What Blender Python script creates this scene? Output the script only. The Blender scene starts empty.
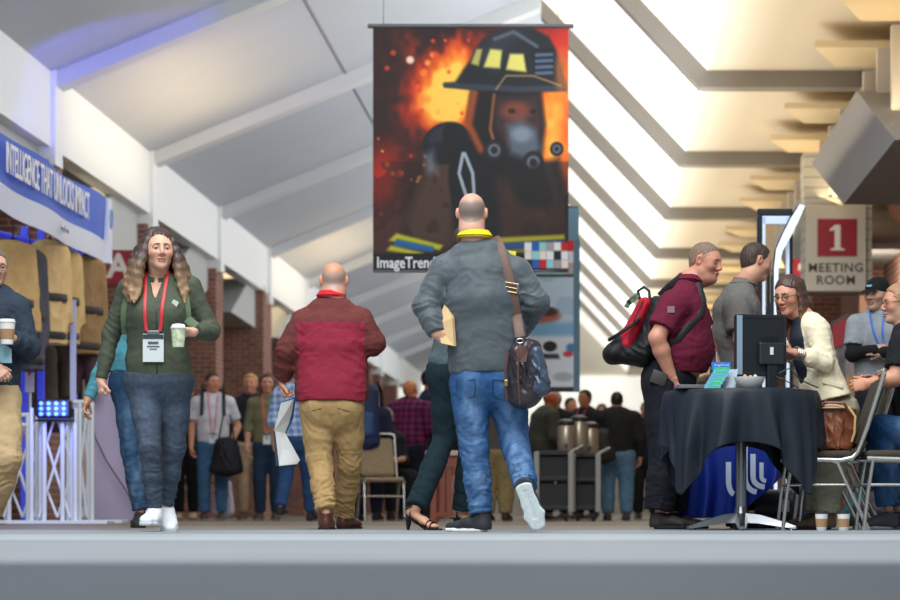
import bpy, bmesh, math, random
import numpy as np
from mathutils import Vector, Matrix
random.seed(7)
F=2500.0; VX=590.0; VY=510.5; CH=0.117
C=bpy.context.scene.collection
R=math.radians
def W(px,py,d): return np.array([(px-VX)*d/F, d, CH+(VY-py)*d/F])
def XW(px,d): return (px-VX)*d/F
def ZW(py,d): return CH+(VY-py)*d/F
def nrm(v):
    v=np.asarray(v,float); return v/max(np.linalg.norm(v),1e-9)
# ---------------------------------------------------------------- materials
MATS={}
def srgb(c):
    if isinstance(c,str):
        c=c.lstrip('#'); c=[int(c[i:i+2],16)/255 for i in (0,2,4)]
    return tuple(x/12.92 if x<=.04045 else ((x+.055)/1.055)**2.4 for x in c)
def mat(name,col,rough=.6,metal=0,var=0.0,vs=8,bump=0,bs=200,attr=False,spec=.5,emit=None,es=1,col2=None,coat=0,stretch=None,alpha=1,sss=0,sheen=0):
    if name in MATS: return MATS[name]
    m=bpy.data.materials.new(name); m.use_nodes=True; nt=m.node_tree; N=nt.nodes; L=nt.links
    b=N['Principled BSDF']; c=srgb(col)
    b.inputs['Base Color'].default_value=(*c,1); b.inputs['Roughness'].default_value=rough
    b.inputs['Metallic'].default_value=metal; b.inputs['Specular IOR Level'].default_value=spec
    b.inputs['Coat Weight'].default_value=coat; b.inputs['Alpha'].default_value=alpha
    if sheen: b.inputs['Sheen Weight'].default_value=sheen
    if sss:
        b.inputs['Subsurface Weight'].default_value=sss; b.inputs['Subsurface Radius'].default_value=(.02,.008,.004); b.inputs['Subsurface Scale'].default_value=.4
    if emit is not None:
        b.inputs['Emission Color'].default_value=(*srgb(emit),1); b.inputs['Emission Strength'].default_value=es
    tc=N.new('ShaderNodeTexCoord')
    src=tc.outputs['Object']
    if stretch:
        mp=N.new('ShaderNodeMapping'); mp.inputs['Scale'].default_value=stretch; L.new(src,mp.inputs['Vector']); src=mp.outputs['Vector']
    cur=None
    if attr:
        a=N.new('ShaderNodeVertexColor'); a.layer_name='Col'; cur=a.outputs['Color']
    if var or col2:
        n=N.new('ShaderNodeTexNoise'); n.inputs['Scale'].default_value=vs; n.inputs['Detail'].default_value=5; n.inputs['Roughness'].default_value=.6
        L.new(src,n.inputs['Vector'])
        r=N.new('ShaderNodeValToRGB'); r.color_ramp.elements[0].position=.32; r.color_ramp.elements[1].position=.68
        if col2: r.color_ramp.elements[0].color=(*c,1); r.color_ramp.elements[1].color=(*srgb(col2),1)
        else:
            r.color_ramp.elements[0].color=(*[x*(1-var) for x in ((1,1,1) if attr else c)],1)
            r.color_ramp.elements[1].color=(*[x*(1+var) for x in ((1,1,1) if attr else c)],1)
        L.new(n.outputs['Fac'],r.inputs['Fac'])
        if cur is not None:
            mx=N.new('ShaderNodeMix'); mx.data_type='RGBA'; mx.blend_type='MULTIPLY'; mx.inputs['Factor'].default_value=1
            L.new(cur,mx.inputs['A']); L.new(r.outputs['Color'],mx.inputs['B']); cur=mx.outputs['Result']
        else: cur=r.outputs['Color']
    if cur is not None: L.new(cur,b.inputs['Base Color'])
    if bump:
        n2=N.new('ShaderNodeTexNoise'); n2.inputs['Scale'].default_value=bs; n2.inputs['Detail'].default_value=3; L.new(src,n2.inputs['Vector'])
        bp=N.new('ShaderNodeBump'); bp.inputs['Strength'].default_value=bump; bp.inputs['Distance'].default_value=.01
        L.new(n2.outputs['Fac'],bp.inputs['Height']); L.new(bp.outputs['Normal'],b.inputs['Normal'])
    MATS[name]=m; return m
def fabric(name,col,rough=.85,var=.12,vs=14,bump=.15,bs=260,**k): return mat(name,col,rough,var=var,vs=vs,bump=bump,bs=bs,spec=.3,**k)
def brickmat():
    m=bpy.data.materials.new('brick'); m.use_nodes=True; nt=m.node_tree; N=nt.nodes; L=nt.links; b=N['Principled BSDF']
    tc=N.new('ShaderNodeTexCoord'); sx=N.new('ShaderNodeSeparateXYZ'); L.new(tc.outputs['Object'],sx.inputs[0])
    ad=N.new('ShaderNodeMath'); ad.operation='ADD'; L.new(sx.outputs['X'],ad.inputs[0]); L.new(sx.outputs['Y'],ad.inputs[1])
    cb=N.new('ShaderNodeCombineXYZ'); L.new(ad.outputs[0],cb.inputs['X']); L.new(sx.outputs['Z'],cb.inputs['Y'])
    br=N.new('ShaderNodeTexBrick'); L.new(cb.outputs[0],br.inputs['Vector'])
    br.inputs['Scale'].default_value=1; br.inputs['Brick Width'].default_value=.22; br.inputs['Row Height'].default_value=.075; br.inputs['Mortar Size'].default_value=.008
    br.inputs['Color1'].default_value=(*srgb('#94604f'),1); br.inputs['Color2'].default_value=(*srgb('#74493f'),1); br.inputs['Mortar'].default_value=(*srgb('#9c8d82'),1)
    L.new(br.outputs['Color'],b.inputs['Base Color']); b.inputs['Roughness'].default_value=.9
    return m
# ---------------------------------------------------------------- objects
def tag(o,label=None,cat=None,group=None,kind=None):
    if label: o['label']=label
    if cat: o['category']=cat
    if group: o['group']=group
    if kind: o['kind']=kind
    return o
def empty(name,loc,label,cat,group=None,rz=0):
    o=bpy.data.objects.new(name,None); C.objects.link(o); o.location=Vector([float(v) for v in loc]); o.rotation_euler.z=rz; o.empty_display_size=.1
    return tag(o,label,cat,group)
def link(name,me,mats,parent=None,smooth=False,loc=None):
    o=bpy.data.objects.new(name,me); C.objects.link(o)
    for m in (mats if isinstance(mats,(list,tuple)) else [mats]): me.materials.append(m)
    if smooth: me.polygons.foreach_set('use_smooth',[True]*len(me.polygons))
    if parent is not None: o.parent=parent
    if loc is not None: o.location=Vector([float(v) for v in loc])
    return o
def copy_tree(o,parent=None):
    c=o.copy(); C.objects.link(c)
    if parent is not None: c.parent=parent
    for ch in list(o.children): copy_tree(ch,c)
    return c
class MB:
    """collects simple shapes into one mesh"""
    def __init__(s): s.bm=bmesh.new(); s.mi=0
    def _n(s,faces):
        for f in faces: f.material_index=s.mi
    def box(s,c,size,rot=None,bev=0):
        m=Matrix.Translation([float(x) for x in c])
        if rot is not None: m=m@rot
        r=bmesh.ops.create_cube(s.bm,size=1,matrix=m@Matrix.Diagonal((*[float(x) for x in size],1)))
        fs=set(f for v in r['verts'] for f in v.link_faces)
        if bev:
            es=set(e for f in fs for e in f.edges)
            rr=bmesh.ops.bevel(s.bm,geom=list(es),offset=bev,segments=2,affect='EDGES',profile=.5); fs=set(rr['faces'])|{f for f in fs if f.is_valid}
        s._n(fs); return s
    def box2(s,x0,x1,y0,y1,z0,z1,bev=0): return s.box(((x0+x1)/2,(y0+y1)/2,(z0+z1)/2),(abs(x1-x0),abs(y1-y0),abs(z1-z0)),None,bev)
    def cyl(s,p0,p1,r0,r1=None,n=20,caps=True):
        p0=Vector([float(x) for x in p0]); p1=Vector([float(x) for x in p1]); r1=r0 if r1 is None else r1; d=p1-p0
        q=d.to_track_quat('Z','Y').to_matrix().to_4x4()
        r=bmesh.ops.create_cone(s.bm,cap_ends=caps,segments=n,radius1=max(r0,1e-4),radius2=max(r1,1e-4),depth=d.length,matrix=Matrix.Translation((p0+p1)/2)@q)
        s._n(set(f for v in r['verts'] for f in v.link_faces)); return s
    def tube(s,pts,r,n=10,closed=False,flat=None,up=None):
        P=[Vector([float(x) for x in p]) for p in pts]; rings=[]; N_=len(P)
        prev=None
        for i,p in enumerate(P):
            if closed: t=(P[(i+1)%N_]-P[i-1])
            else: t=(P[min(i+1,N_-1)]-P[max(i-1,0)])
            t.normalize()
            u=Vector(up) if up is not None else (prev if prev is not None else (Vector((0,0,1)) if abs(t.z)<.9 else Vector((1,0,0))))
            a=t.cross(u)
            if a.length<1e-5: a=t.cross(Vector((1,.1,0)))
            a.normalize(); b=a.cross(t); b.normalize(); prev=b if up is None else None
            rr=r[i] if isinstance(r,(list,tuple)) else r
            ra,rb=(rr,rr) if flat is None else (flat[0],flat[1])
            if isinstance(r,(list,tuple)) and flat is None: ra=rb=rr
            rings.append([s.bm.verts.new(p+a*(ra*math.cos(2*math.pi*k/n))+b*(rb*math.sin(2*math.pi*k/n))) for k in range(n)])
        rng=range(N_) if closed else range(N_-1); fs=[]
        for i in rng:
            A=rings[i]; B=rings[(i+1)%N_]
            for k in range(n): fs.append(s.bm.faces.new((A[k],A[(k+1)%n],B[(k+1)%n],B[k])))
        if not closed:
            fs.append(s.bm.faces.new(rings[0][::-1])); fs.append(s.bm.faces.new(rings[-1]))
        s._n(fs); return s
    def lathe(s,c,prof,n=28):
        c=Vector([float(x) for x in c]); rings=[[s.bm.verts.new(c+Vector((max(r,1e-4)*math.cos(2*math.pi*k/n),max(r,1e-4)*math.sin(2*math.pi*k/n),z))) for k in range(n)] for r,z in prof]
        fs=[]
        for A,B in zip(rings,rings[1:]):
            for k in range(n): fs.append(s.bm.faces.new((A[k],A[(k+1)%n],B[(k+1)%n],B[k])))
        fs.append(s.bm.faces.new(rings[0][::-1])); fs.append(s.bm.faces.new(rings[-1])); s._n(fs); return s
    def prism(s,pts,ex):
        """polygon pts (3d) extruded by vector ex"""
        ex=Vector([float(x) for x in ex]); A=[s.bm.verts.new([float(x) for x in p]) for p in pts]; B=[s.bm.verts.new(v.co+ex) for v in A]; n=len(A)
        fs=[s.bm.faces.new(A),s.bm.faces.new(B[::-1])]
        for i in range(n): fs.append(s.bm.faces.new((A[i],B[i],B[(i+1)%n],A[(i+1)%n])))
        s._n(fs); return s
    def grid(s,f,nu,nv,closed=False,thick=0):
        V=[[s.bm.verts.new([float(x) for x in f(i/(nu if closed else nu-1),j/(nv-1))]) for j in range(nv)] for i in range(nu)]
        fs=[]
        for i in range(nu if closed else nu-1):
            for j in range(nv-1): fs.append(s.bm.faces.new((V[i][j],V[(i+1)%nu][j],V[(i+1)%nu][j+1],V[i][j+1])))
        s._n(fs)
        if thick:
            bmesh.ops.recalc_face_normals(s.bm,faces=fs); r=bmesh.ops.solidify(s.bm,geom=fs,thickness=thick)
        return s
    def build(s,name,mats,parent=None,smooth=False,loc=None,angle=None):
        bmesh.ops.recalc_face_normals(s.bm,faces=s.bm.faces[:])
        me=bpy.data.meshes.new(name); s.bm.to_mesh(me); s.bm.free()
        o=link(name,me,mats,parent,False,loc)
        if smooth:
            me.polygons.foreach_set('use_smooth',[True]*len(me.polygons))
            try: me.set_sharp_from_angle(angle=R(angle or 40))
            except Exception: pass
        return o
def rotz(a): return Matrix.Rotation(a,4,'Z')
def text_obj(name,txt,size,mat_,parent,loc,rot=(math.pi/2,0,0),ext=.002,bold=0,align='CENTER',sx=1,spacing=1):
    cu=bpy.data.curves.new('t','FONT'); cu.body=txt; cu.size=size; cu.extrude=ext; cu.align_x=align; cu.align_y='CENTER'; cu.offset=bold; cu.resolution_u=3; cu.space_character=spacing
    to=bpy.data.objects.new('t',cu); C.objects.link(to); dg=bpy.context.evaluated_depsgraph_get(); dg.update()
    me=bpy.data.meshes.new_from_object(to.evaluated_get(dg)); bpy.data.objects.remove(to); bpy.data.curves.remove(cu)
    me.materials.clear(); o=link(name,me,mat_,parent); o.location=Vector([float(x) for x in loc]); o.rotation_euler=rot; o.scale=(sx,1,1); return o
# ---------------------------------------------------------------- SDF engine
def econe(p,p0,p1,a0,a1,b0,b1,side,cut0=False,cut1=False):
    ax=p1-p0; Ln=np.linalg.norm(ax); w=ax/max(Ln,1e-6)
    v=np.cross(w,side); nv=np.linalg.norm(v)
    if nv<1e-4: v=np.cross(w,np.array([.3,.9,.1])); nv=np.linalg.norm(v)
    v=v/nv; u=np.cross(v,w)
    q=p-p0.astype(np.float32); tw=q@w.astype(np.float32); t=np.clip(tw/max(Ln,1e-6),0,1)
    qu=q@u.astype(np.float32); qv=q@v.astype(np.float32); qw=tw-t*Ln
    a=a0+(a1-a0)*t; b=b0+(b1-b0)*t; c=np.minimum(a,b)
    k0=np.sqrt((qu/a)**2+(qv/b)**2+(qw/c)**2)+1e-6; k1=np.sqrt((qu/a**2)**2+(qv/b**2)**2+(qw/c**2)**2)+1e-6
    d=k0*(k0-1)/k1
    if cut1: d=np.maximum(d,tw-Ln)
    if cut0: d=np.maximum(d,-tw)
    return d
def ell(p,c,r):
    q=p-np.array(c,np.float32); r=np.array(r,np.float32)
    k0=np.sqrt(((q/r)**2).sum(-1))+1e-6; k1=np.sqrt(((q/r**2)**2).sum(-1))+1e-6
    return k0*(k0-1)/k1
def smin(a,b,k):
    if k<=0: return np.minimum(a,b)
    h=np.maximum(k-np.abs(a-b),0)/k; return np.minimum(a,b)-h*h*k*.25
def smax(a,b,k): return -smin(-a,-b,k)
def vnoise(p,seed=0):
    i=np.floor(p).astype(np.int64); f=(p-i).astype(np.float32); f=f*f*(3-2*f); out=0
    for dx in (0,1):
        for dy in (0,1):
            for dz in (0,1):
                h=((i[:,0]+dx)*73856093)^((i[:,1]+dy)*19349663)^((i[:,2]+dz)*83492791)^(seed*2654435)
                h=(h*1103515245+12345)&0x7fffffff; h=(h^(h>>13))*1274126177&0x7fffffff; v=((h>>8)&0xffff)/65535.0
                out=out+v*(f[:,0] if dx else 1-f[:,0])*(f[:,1] if dy else 1-f[:,1])*(f[:,2] if dz else 1-f[:,2])
    return (out*2-1).astype(np.float32)
def basis(d):
    d=nrm(d); a=nrm(np.cross(d,(0.2,1,.1) if abs(d[1])<.9 else (1,0,.1))); return d,a,np.cross(d,a)
class SDF:
    def __init__(s): s.P=[]; s.folds=[]; s.fine=[]; s.noise=0
    def add(s,fn,lo,hi,k=.02,op='u'): s.P.append((fn,np.minimum(lo,hi),np.maximum(lo,hi),k,op)); return s
    def cone(s,p0,p1,a0,a1=None,b0=None,b1=None,side=(1,0,0),k=.03,cut0=False,cut1=False,op='u'):
        p0=np.array(p0,float); p1=np.array(p1,float); a1=a0 if a1 is None else a1; b0=a0 if b0 is None else b0; b1=a1 if b1 is None else b1
        m=max(a0,a1,b0,b1); side=np.array(side,float)
        return s.add(lambda p:econe(p,p0,p1,a0,a1,b0,b1,side,cut0,cut1),np.minimum(p0,p1)-m,np.maximum(p0,p1)+m,k,op)
    def chain(s,pts,side=(1,0,0),k=.03,**kw):
        """pts: (p,a,b)"""
        for i in range(len(pts)-1):
            A=pts[i];B=pts[i+1]; s.cone(A[0],B[0],A[1],B[1],A[2],B[2],side,k if i else kw.get('k0',k),cut0=(kw.get('cut0',False) and i==0),cut1=(kw.get('cut1',False) and i==len(pts)-2))
        return s
    def half(s,pt,n,k=.004):
        """remove everything on the side n of pt"""
        pt=np.array(pt,np.float32); n=nrm(n).astype(np.float32)
        return s.add(lambda p:-((p-pt)@n),np.array([-9]*3),np.array([9]*3),k,'s')
    def fold(s,c,r,d,freq,amp,ph=0): s.folds.append((np.array(c,np.float32),r,nrm(d).astype(np.float32),freq,amp,ph))
    def field(s,lo,hi,res):
        n=np.maximum(np.ceil((hi-lo)/res).astype(int)+1,3)
        ax=[(lo[i]+res*np.arange(n[i])).astype(np.float32) for i in range(3)]
        D=np.full(tuple(n),.15,np.float32)
        for fn,l,h,k,op in s.P:
            m=k+.03+res*2 if op=='u' else .02
            i0=np.clip(np.floor((l-m-lo)/res).astype(int),0,n); i1=np.clip(np.ceil((h+m-lo)/res).astype(int)+1,0,n)
            if (i1<=i0).any(): continue
            sl=tuple(slice(i0[i],i1[i]) for i in range(3)); sub=D[sl]
            if op!='u':
                msk=sub<.12
                if not msk.any(): continue
                gi=np.nonzero(msk); p=np.stack([ax[i][sl[i]][gi[i]] for i in range(3)],-1)
                sub[msk]=smax(sub[msk],-fn(p),k)
            else:
                g=np.stack(np.meshgrid(*[ax[i][sl[i]] for i in range(3)],indexing='ij'),-1).reshape(-1,3)
                sub[...]=smin(sub,fn(g).reshape(sub.shape).astype(np.float32),k)
        if s.folds or s.noise:
            msk=np.abs(D)<.04
            gi=np.nonzero(msk); p=np.stack([ax[i][gi[i]] for i in range(3)],-1); add=np.zeros(len(p),np.float32)
            for c,r,d,fr,amp,ph in s.folds:
                q=p-c; w=np.exp(-(q**2).sum(-1)/(r*r)); m=w>.02
                if not m.any(): continue
                qm=q[m]; D0,A0,B0=[v.astype(np.float32) for v in basis(d)]
                wob=.015*np.sin(qm@A0*30+ph)+.010*np.sin(qm@B0*41+ph*2)
                cc=np.stack([(qm@D0+wob)*fr*.42+ph*3,qm@A0*fr*.10+ph,qm@B0*fr*.10-ph],-1)
                nn=vnoise(cc,int(abs(ph)*7)%97); nn2=vnoise(cc*np.float32(1.9)+5,31)
                rid=1-np.abs(nn)*3.6; rid=np.where(rid>0,rid**1.4,rid*.35); rid=np.clip(rid,-.4,1); add[m]-=amp*w[m]*(1.15*rid+.45*nn2)
            if s.noise:
                n1=vnoise(p*np.array([9,9,4.5],np.float32)+3,5); n2=vnoise(p*np.array([24,24,13],np.float32)+n1[:,None]*1.5,9)
                add+=s.noise*(1.1*n1+.55*(np.abs(n2)*2-.6))
            D[msk]+=add
        return D
    def at(s,p):
        D=np.full(len(p),.5,np.float32); p=p.astype(np.float32)
        for fn,l,h,k,op in s.P: D=smin(D,fn(p).astype(np.float32),k) if op=='u' else smax(D,-fn(p),k)
        return D
    def surf(s,p,d,off=.006,back=.35,fwd_=.25):
        """first point of the surface met when coming in against direction d"""
        p=np.array(p,float); d=nrm(d); t=np.linspace(back,-fwd_,240); q=p+t[:,None]*d; v=s.at(q); i=np.nonzero(v<0)[0]
        return q[i[0]]+d*off if len(i) else p
    def bounds(s):
        u=[x for x in s.P if x[4]=='u']; return np.min([x[1] for x in u],0)-.03,np.max([x[2] for x in u],0)+.03
    def mesh(s,name,res,mats,parent,colfn=None,matfn=None):
        lo,hi=s.bounds(); V=[];Q=[];off=0
        for bi,(l,h,rs) in enumerate([(lo,hi,res)]+[(f[0],f[1],f[2]) for f in s.fine]):
            l=np.array(l,float);h=np.array(h,float)
            if bi: l=np.maximum(l,lo); h=np.minimum(h,hi)
            if (h-l<=0).any(): continue
            v,q=nets(s.field(l,h,rs),l,rs)
            if bi==0 and len(s.fine) and len(v):
                kill=np.zeros(len(v),bool)
                for fl,fh,_ in s.fine: kill|=((v>np.array(fl)+res*1.5)&(v<np.array(fh)-res*1.5)).all(1)
                q=q[~kill[q].any(1)]
            if len(v)==0: continue
            V.append(v);Q.append(q+off);off+=len(v)
        V=np.concatenate(V);Q=np.concatenate(Q)
        used=np.unique(Q); mp=np.zeros(len(V),np.int64); mp[used]=np.arange(len(used)); V=V[used]; Q=mp[Q]
        me=bpy.data.meshes.new(name); me.vertices.add(len(V)); me.vertices.foreach_set('co',V.astype(np.float32).ravel())
        me.loops.add(Q.size); me.loops.foreach_set('vertex_index',Q.astype(np.int32).ravel())
        me.polygons.add(len(Q)); me.polygons.foreach_set('loop_start',(np.arange(len(Q))*4).astype(np.int32))
        me.polygons.foreach_set('loop_total',np.full(len(Q),4,np.int32))
        if matfn is not None:
            cen=V[Q].mean(1); me.polygons.foreach_set('material_index',matfn(cen).astype(np.int32))
        me.update(calc_edges=True); me.validate()
        if colfn is not None:
            ca=me.color_attributes.new('Col','FLOAT_COLOR','POINT'); cc=np.ones((len(V),4),np.float32); cc[:,:3]=colfn(V); ca.data.foreach_set('color',cc.ravel())
        return link(name,me,mats,parent,True)
def nets(D,lo,res):
    ins=D<0; nx,ny,nz=D.shape
    c=np.zeros((nx-1,ny-1,nz-1),np.int8)
    for dx in (0,1):
        for dy in (0,1):
            for dz in (0,1): c+=ins[dx:nx-1+dx,dy:ny-1+dy,dz:nz-1+dz]
    act=(c>0)&(c<8); idx=np.argwhere(act)
    if len(idx)==0: return np.zeros((0,3)),np.zeros((0,4),int)
    vid=np.full(act.shape,-1,np.int32); vid[act]=np.arange(len(idx))
    cor=[(dx,dy,dz) for dx in (0,1) for dy in (0,1) for dz in (0,1)]
    vals={o:D[idx[:,0]+o[0],idx[:,1]+o[1],idx[:,2]+o[2]] for o in cor}
    acc=np.zeros((len(idx),3)); cnt=np.zeros(len(idx))
    for a in cor:
        for axi in range(3):
            if a[axi]: continue
            b=list(a); b[axi]=1; b=tuple(b); va,vb=vals[a],vals[b]; m=(va<0)!=(vb<0)
            t=np.where(m,va/np.where(m,va-vb,1),0); pt=np.tile(np.array(a,float),(len(idx),1)); pt[:,axi]+=t
            acc[m]+=pt[m]; cnt[m]+=1
    V=np.asarray(lo)+(idx+acc/cnt[:,None])*res; Q=[]
    for axi in range(3):
        A=[slice(None)]*3;B=[slice(None)]*3; A[axi]=slice(0,-1);B[axi]=slice(1,None)
        ia=ins[tuple(A)];ib=ins[tuple(B)]; e=np.argwhere(ia!=ib)
        o1,o2=[(1,2),(2,0),(0,1)][axi]
        ok=(e[:,o1]>0)&(e[:,o2]>0)&(e[:,o1]<D.shape[o1]-1)&(e[:,o2]<D.shape[o2]-1); e=e[ok]
        if len(e)==0: continue
        fl=ia[e[:,0],e[:,1],e[:,2]]; d1=np.zeros(3,int);d1[o1]=1;d2=np.zeros(3,int);d2[o2]=1
        g=lambda x:vid[x[:,0],x[:,1],x[:,2]]
        q=np.stack([g(e-d1-d2),g(e-d2),g(e),g(e-d1)],1); q[~fl]=q[~fl][:,::-1]; Q.append(q)
    Q=np.concatenate(Q); Q=Q[(Q>=0).all(1)]
    return V,Q
# ---------------------------------------------------------------- people
def frame(yaw,pitch=0,roll=0):
    """columns: the figure's right, forward, up. yaw 0 looks away from the camera, 90 to the picture's right, 180 at the camera"""
    M=Matrix.Rotation(-R(yaw),3,'Z')@Matrix.Rotation(-R(pitch),3,'X')@Matrix.Rotation(R(roll),3,'Y')
    return np.array(M)
def headfn(fat=0,jaw=1,fem=0,nose=1,open_=0):
    def f(h):
        h=h.astype(np.float32).copy(); h[:,0]=np.abs(h[:,0])
        d=ell(h,(0,-.016,.032),(.073,.093,.082))
        A=np.array
        d=smin(d,econe(h,A([0,.028,.0]),A([0,.046,-.080]),.060+fat*.5,.040*jaw+fat*.5,.058,.034,A([1,0,0.])),.05)
        d=smin(d,ell(h,(.046*jaw+fat*.4,.0,-.060),(.020+fat,.032,.026)),.045)
        if fat: d=smin(d,ell(h,(0,.035,-.098),(.045+fat,.04,.03)),.05)
        d=smin(d,econe(h,A([-.01,.076,.026]),A([.036,.066,.026]),.010,.010,.010,.010,A([0,0,1.])),.022)
        d=smin(d,ell(h,(.042,.054,-.020),(.022,.022,.018)),.03)
        d=smax(d,-ell(h,(.031,.092,.008),(.019,.018,.013)),.018)
        d=smin(d,ell(h,(.031,.070,.007),(.0165,.0145,.0125)),.006)
        d=smax(d,-ell(h,(.031,.088,.005),(.0130,.014,.0042)),.002)
        nz=econe(h,A([0,.082,.022]),A([0,.104*(1+.04*(nose-1)),-.022]),.0075,.0115*nose,.008,.011*nose,A([1,0,0.]))
        nz=smin(nz,ell(h,(.0125*nose,.093,-.027),(.0085,.011,.0085)),.008)
        nz=smax(nz,-ell(h,(.0075,.100,-.037),(.004,.006,.005)),.003)
        d=smin(d,nz,.012)
        lp=smin(ell(h,(0,.089,-.0525),(.023,.011,.0062+.001*fem)),ell(h,(0,.087,-.0635),(.020,.011,.0072+.001*fem)),.003)
        d=smin(d,lp,.008)
        d=smax(d,-ell(h,(0,.102,-.0578),(.023,.012,.0016+open_)),.002)
        d=smin(d,ell(h,(0,.070,-.091),(.020*jaw,.018,.016)),.025)
        # ear
        q=h.copy(); q[:,0]-=.074; q[:,0]-=np.maximum(-h[:,1],0)*.25
        er=smax(ell(q,(0.002,-.012,.004),(.011,.019,.031)),-ell(q,(.011,-.007,.006),(.007,.011,.019)),.004)
        d=smin(d,er,.006)
        return d
    return f
def hairmask(h,t):
    """>0 where short hair grows (head coordinates)"""
    x,y,z=np.abs(h[:,0]),h[:,1],h[:,2]
    front=np.where(z>.05,.052+(z-.05)*.55-x*.25,.018+np.maximum(z-.012,0)*.9)
    low=np.where(y>-.002,-.005,-.005+(y+.002)*.75)
    low=np.where((y<-.002)&(y>-.035)&(x>.055),.034-np.abs(y+.012)*.2,low)
    return np.minimum(front-y,z-low)
def skin_cols(o):
    base=np.array(srgb(o.get('skin','#c8957a')),np.float32); pk=np.array(srgb(o.get('pink','#b9614c')),np.float32)
    return base,pk
class Fig:
    def __init__(s,name_label,D,px,group=None,lo=False,yaw=0):
        s.D=D; s.X=XW(px,D); s.lo=lo; s.root=empty('person',(s.X,D,0),name_label,'person',group); s.yaw=yaw
        s.body=SDF(); s.k=1.0; s.heads=[]; s.rb=.018 if lo else .0075; s.rf=.0075 if lo else .0032; s.rc=.018 if lo else .0075
    def P(s,px,py,dy=0):
        w=W(px,py,s.D+dy); return np.array([w[0]-s.X,dy,w[2]])
    def head(s,px,py,dy=0,yaw=0,pitch=0,roll=0,sc=1.0,**o):
        c=np.array(s.P(px,py,dy)) if not o.get('local') else np.array([px,py,dy],float)
        Rm=frame(yaw,pitch,roll); s.hc,s.hR,s.hs,s.ho=c,Rm,sc,o
        fn=headfn(o.get('fat',0),o.get('jaw',1),o.get('fem',0),o.get('nose',1),o.get('open',0))
        Ri=Rm.astype(np.float32); cf=c.astype(np.float32)
        s.body.add(lambda p:fn(((p-cf)@Ri)/sc)*sc,c-.15*sc,c+.15*sc,.02)
        s.body.fine.append((c-.155*sc,c+.155*sc,s.rf))
        s.H=lambda x,y,z:c+sc*(Rm@np.array([x,y,z],float)); s.toH=lambda V:((V-c)@Rm)/sc
        nb=s.neckbase; nr=o.get('neck',.056)
        s.body.chain([(s.H(0,-.012,-.03),nr*.95,nr*.95),(s.H(0,-.022,-.095),nr,nr),(nb+np.array([0,0,.0]),nr*1.15,nr*1.05)],side=Rm[:,0],k=.03,k0=.025)
    def torso(s,st,yaw=None,shr=.014):
        """st: (px,py,dy,halfwidth,halfdepth) top to bottom"""
        if yaw is not None: s.yaw=yaw
        s.side=frame(s.yaw)[:,0]; s.fwd=frame(s.yaw)[:,1]
        s.st=[(np.array(s.P(*a[:3])) if len(a)==5 else np.array(a[0],float),a[-2],a[-1]) for a in st]
        s.body.chain([(p,a-shr,b-shr) for p,a,b in s.st],side=s.side,k=.04)
    def arm(s,sh,el,wr,hand=None,r=(.052,.041,.029)):
        """joints as (px,py,dy)"""
        sh,el,wr=[np.array(s.P(*q)) if len(q)==3 and abs(q[0])>8 else np.array(q,float) for q in (sh,el,wr)]
        m=(el+wr)/2*.55+el*.45
        s.body.chain([(sh,r[0],r[0]),(el,r[1],r[1])],k=.03)
        s.body.chain([(el,r[1],r[1]),(el*.65+wr*.35,r[1]*1.02,r[1]*.95),(wr,r[2],r[2]*.85)],k=.02)
        if hand is not None: s.hand(wr,*hand)
        return sh,el,wr
    def hand(s,w,d,n,ts,curl=.4,sc=1.0,thumb=.5):
        d=nrm(d); n=np.array(n,float); n=nrm(n-d*np.dot(n,d)); t=np.cross(d,n)*ts; B=s.body; k=.008
        if s.lo: sc*=1.05
        w=np.array(w,float)
        B.cone(w-d*.01,w+d*.035*sc,.028*sc,.036*sc,.021*sc,.017*sc,side=t,k=.02)
        B.cone(w+d*.035*sc,w+d*.082*sc,.036*sc,.037*sc,.017*sc,.012*sc,side=t,k=.012)
        offs=[.029,.010,-.009,-.027]; lens=[.072,.080,.074,.058]; rad=[.0088,.0090,.0086,.0078]
        for i in range(4):
            p=w+d*(.082-.004*abs(i-1.2))*sc+t*offs[i]*sc; dd=nrm(d+t*(.10-.07*i)); nn=n; cu=curl*(1+.12*(i-1.5))
            for seg,(fr,an) in enumerate(((.44,62),(.31,72),(.25,45))):
                a=R(an*cu); dd,nn=dd*math.cos(a)+nn*math.sin(a),nn*math.cos(a)-dd*math.sin(a); e=p+dd*lens[i]*fr*sc
                B.cone(p,e,rad[i]*sc*(1-.08*seg),rad[i]*sc*(.94-.08*seg),side=t,k=k if seg==0 else .004); p=e
        p=w+d*.028*sc+t*.026*sc; dd=nrm(d*.62+t*(.75-.5*thumb)+n*(.25+.5*thumb)); e=p+dd*.042*sc; B.cone(p-dd*.015,e,.0135*sc,.0105*sc,side=t,k=.012)
        dd=nrm(dd+d*.45+n*.25*thumb); e2=e+dd*.032*sc; B.cone(e,e2,.0105*sc,.0085*sc,side=t,k=.004)
        c=w+d*.09*sc; s.body.fine.append((c-.125*sc,c+.125*sc,s.rf))
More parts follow.
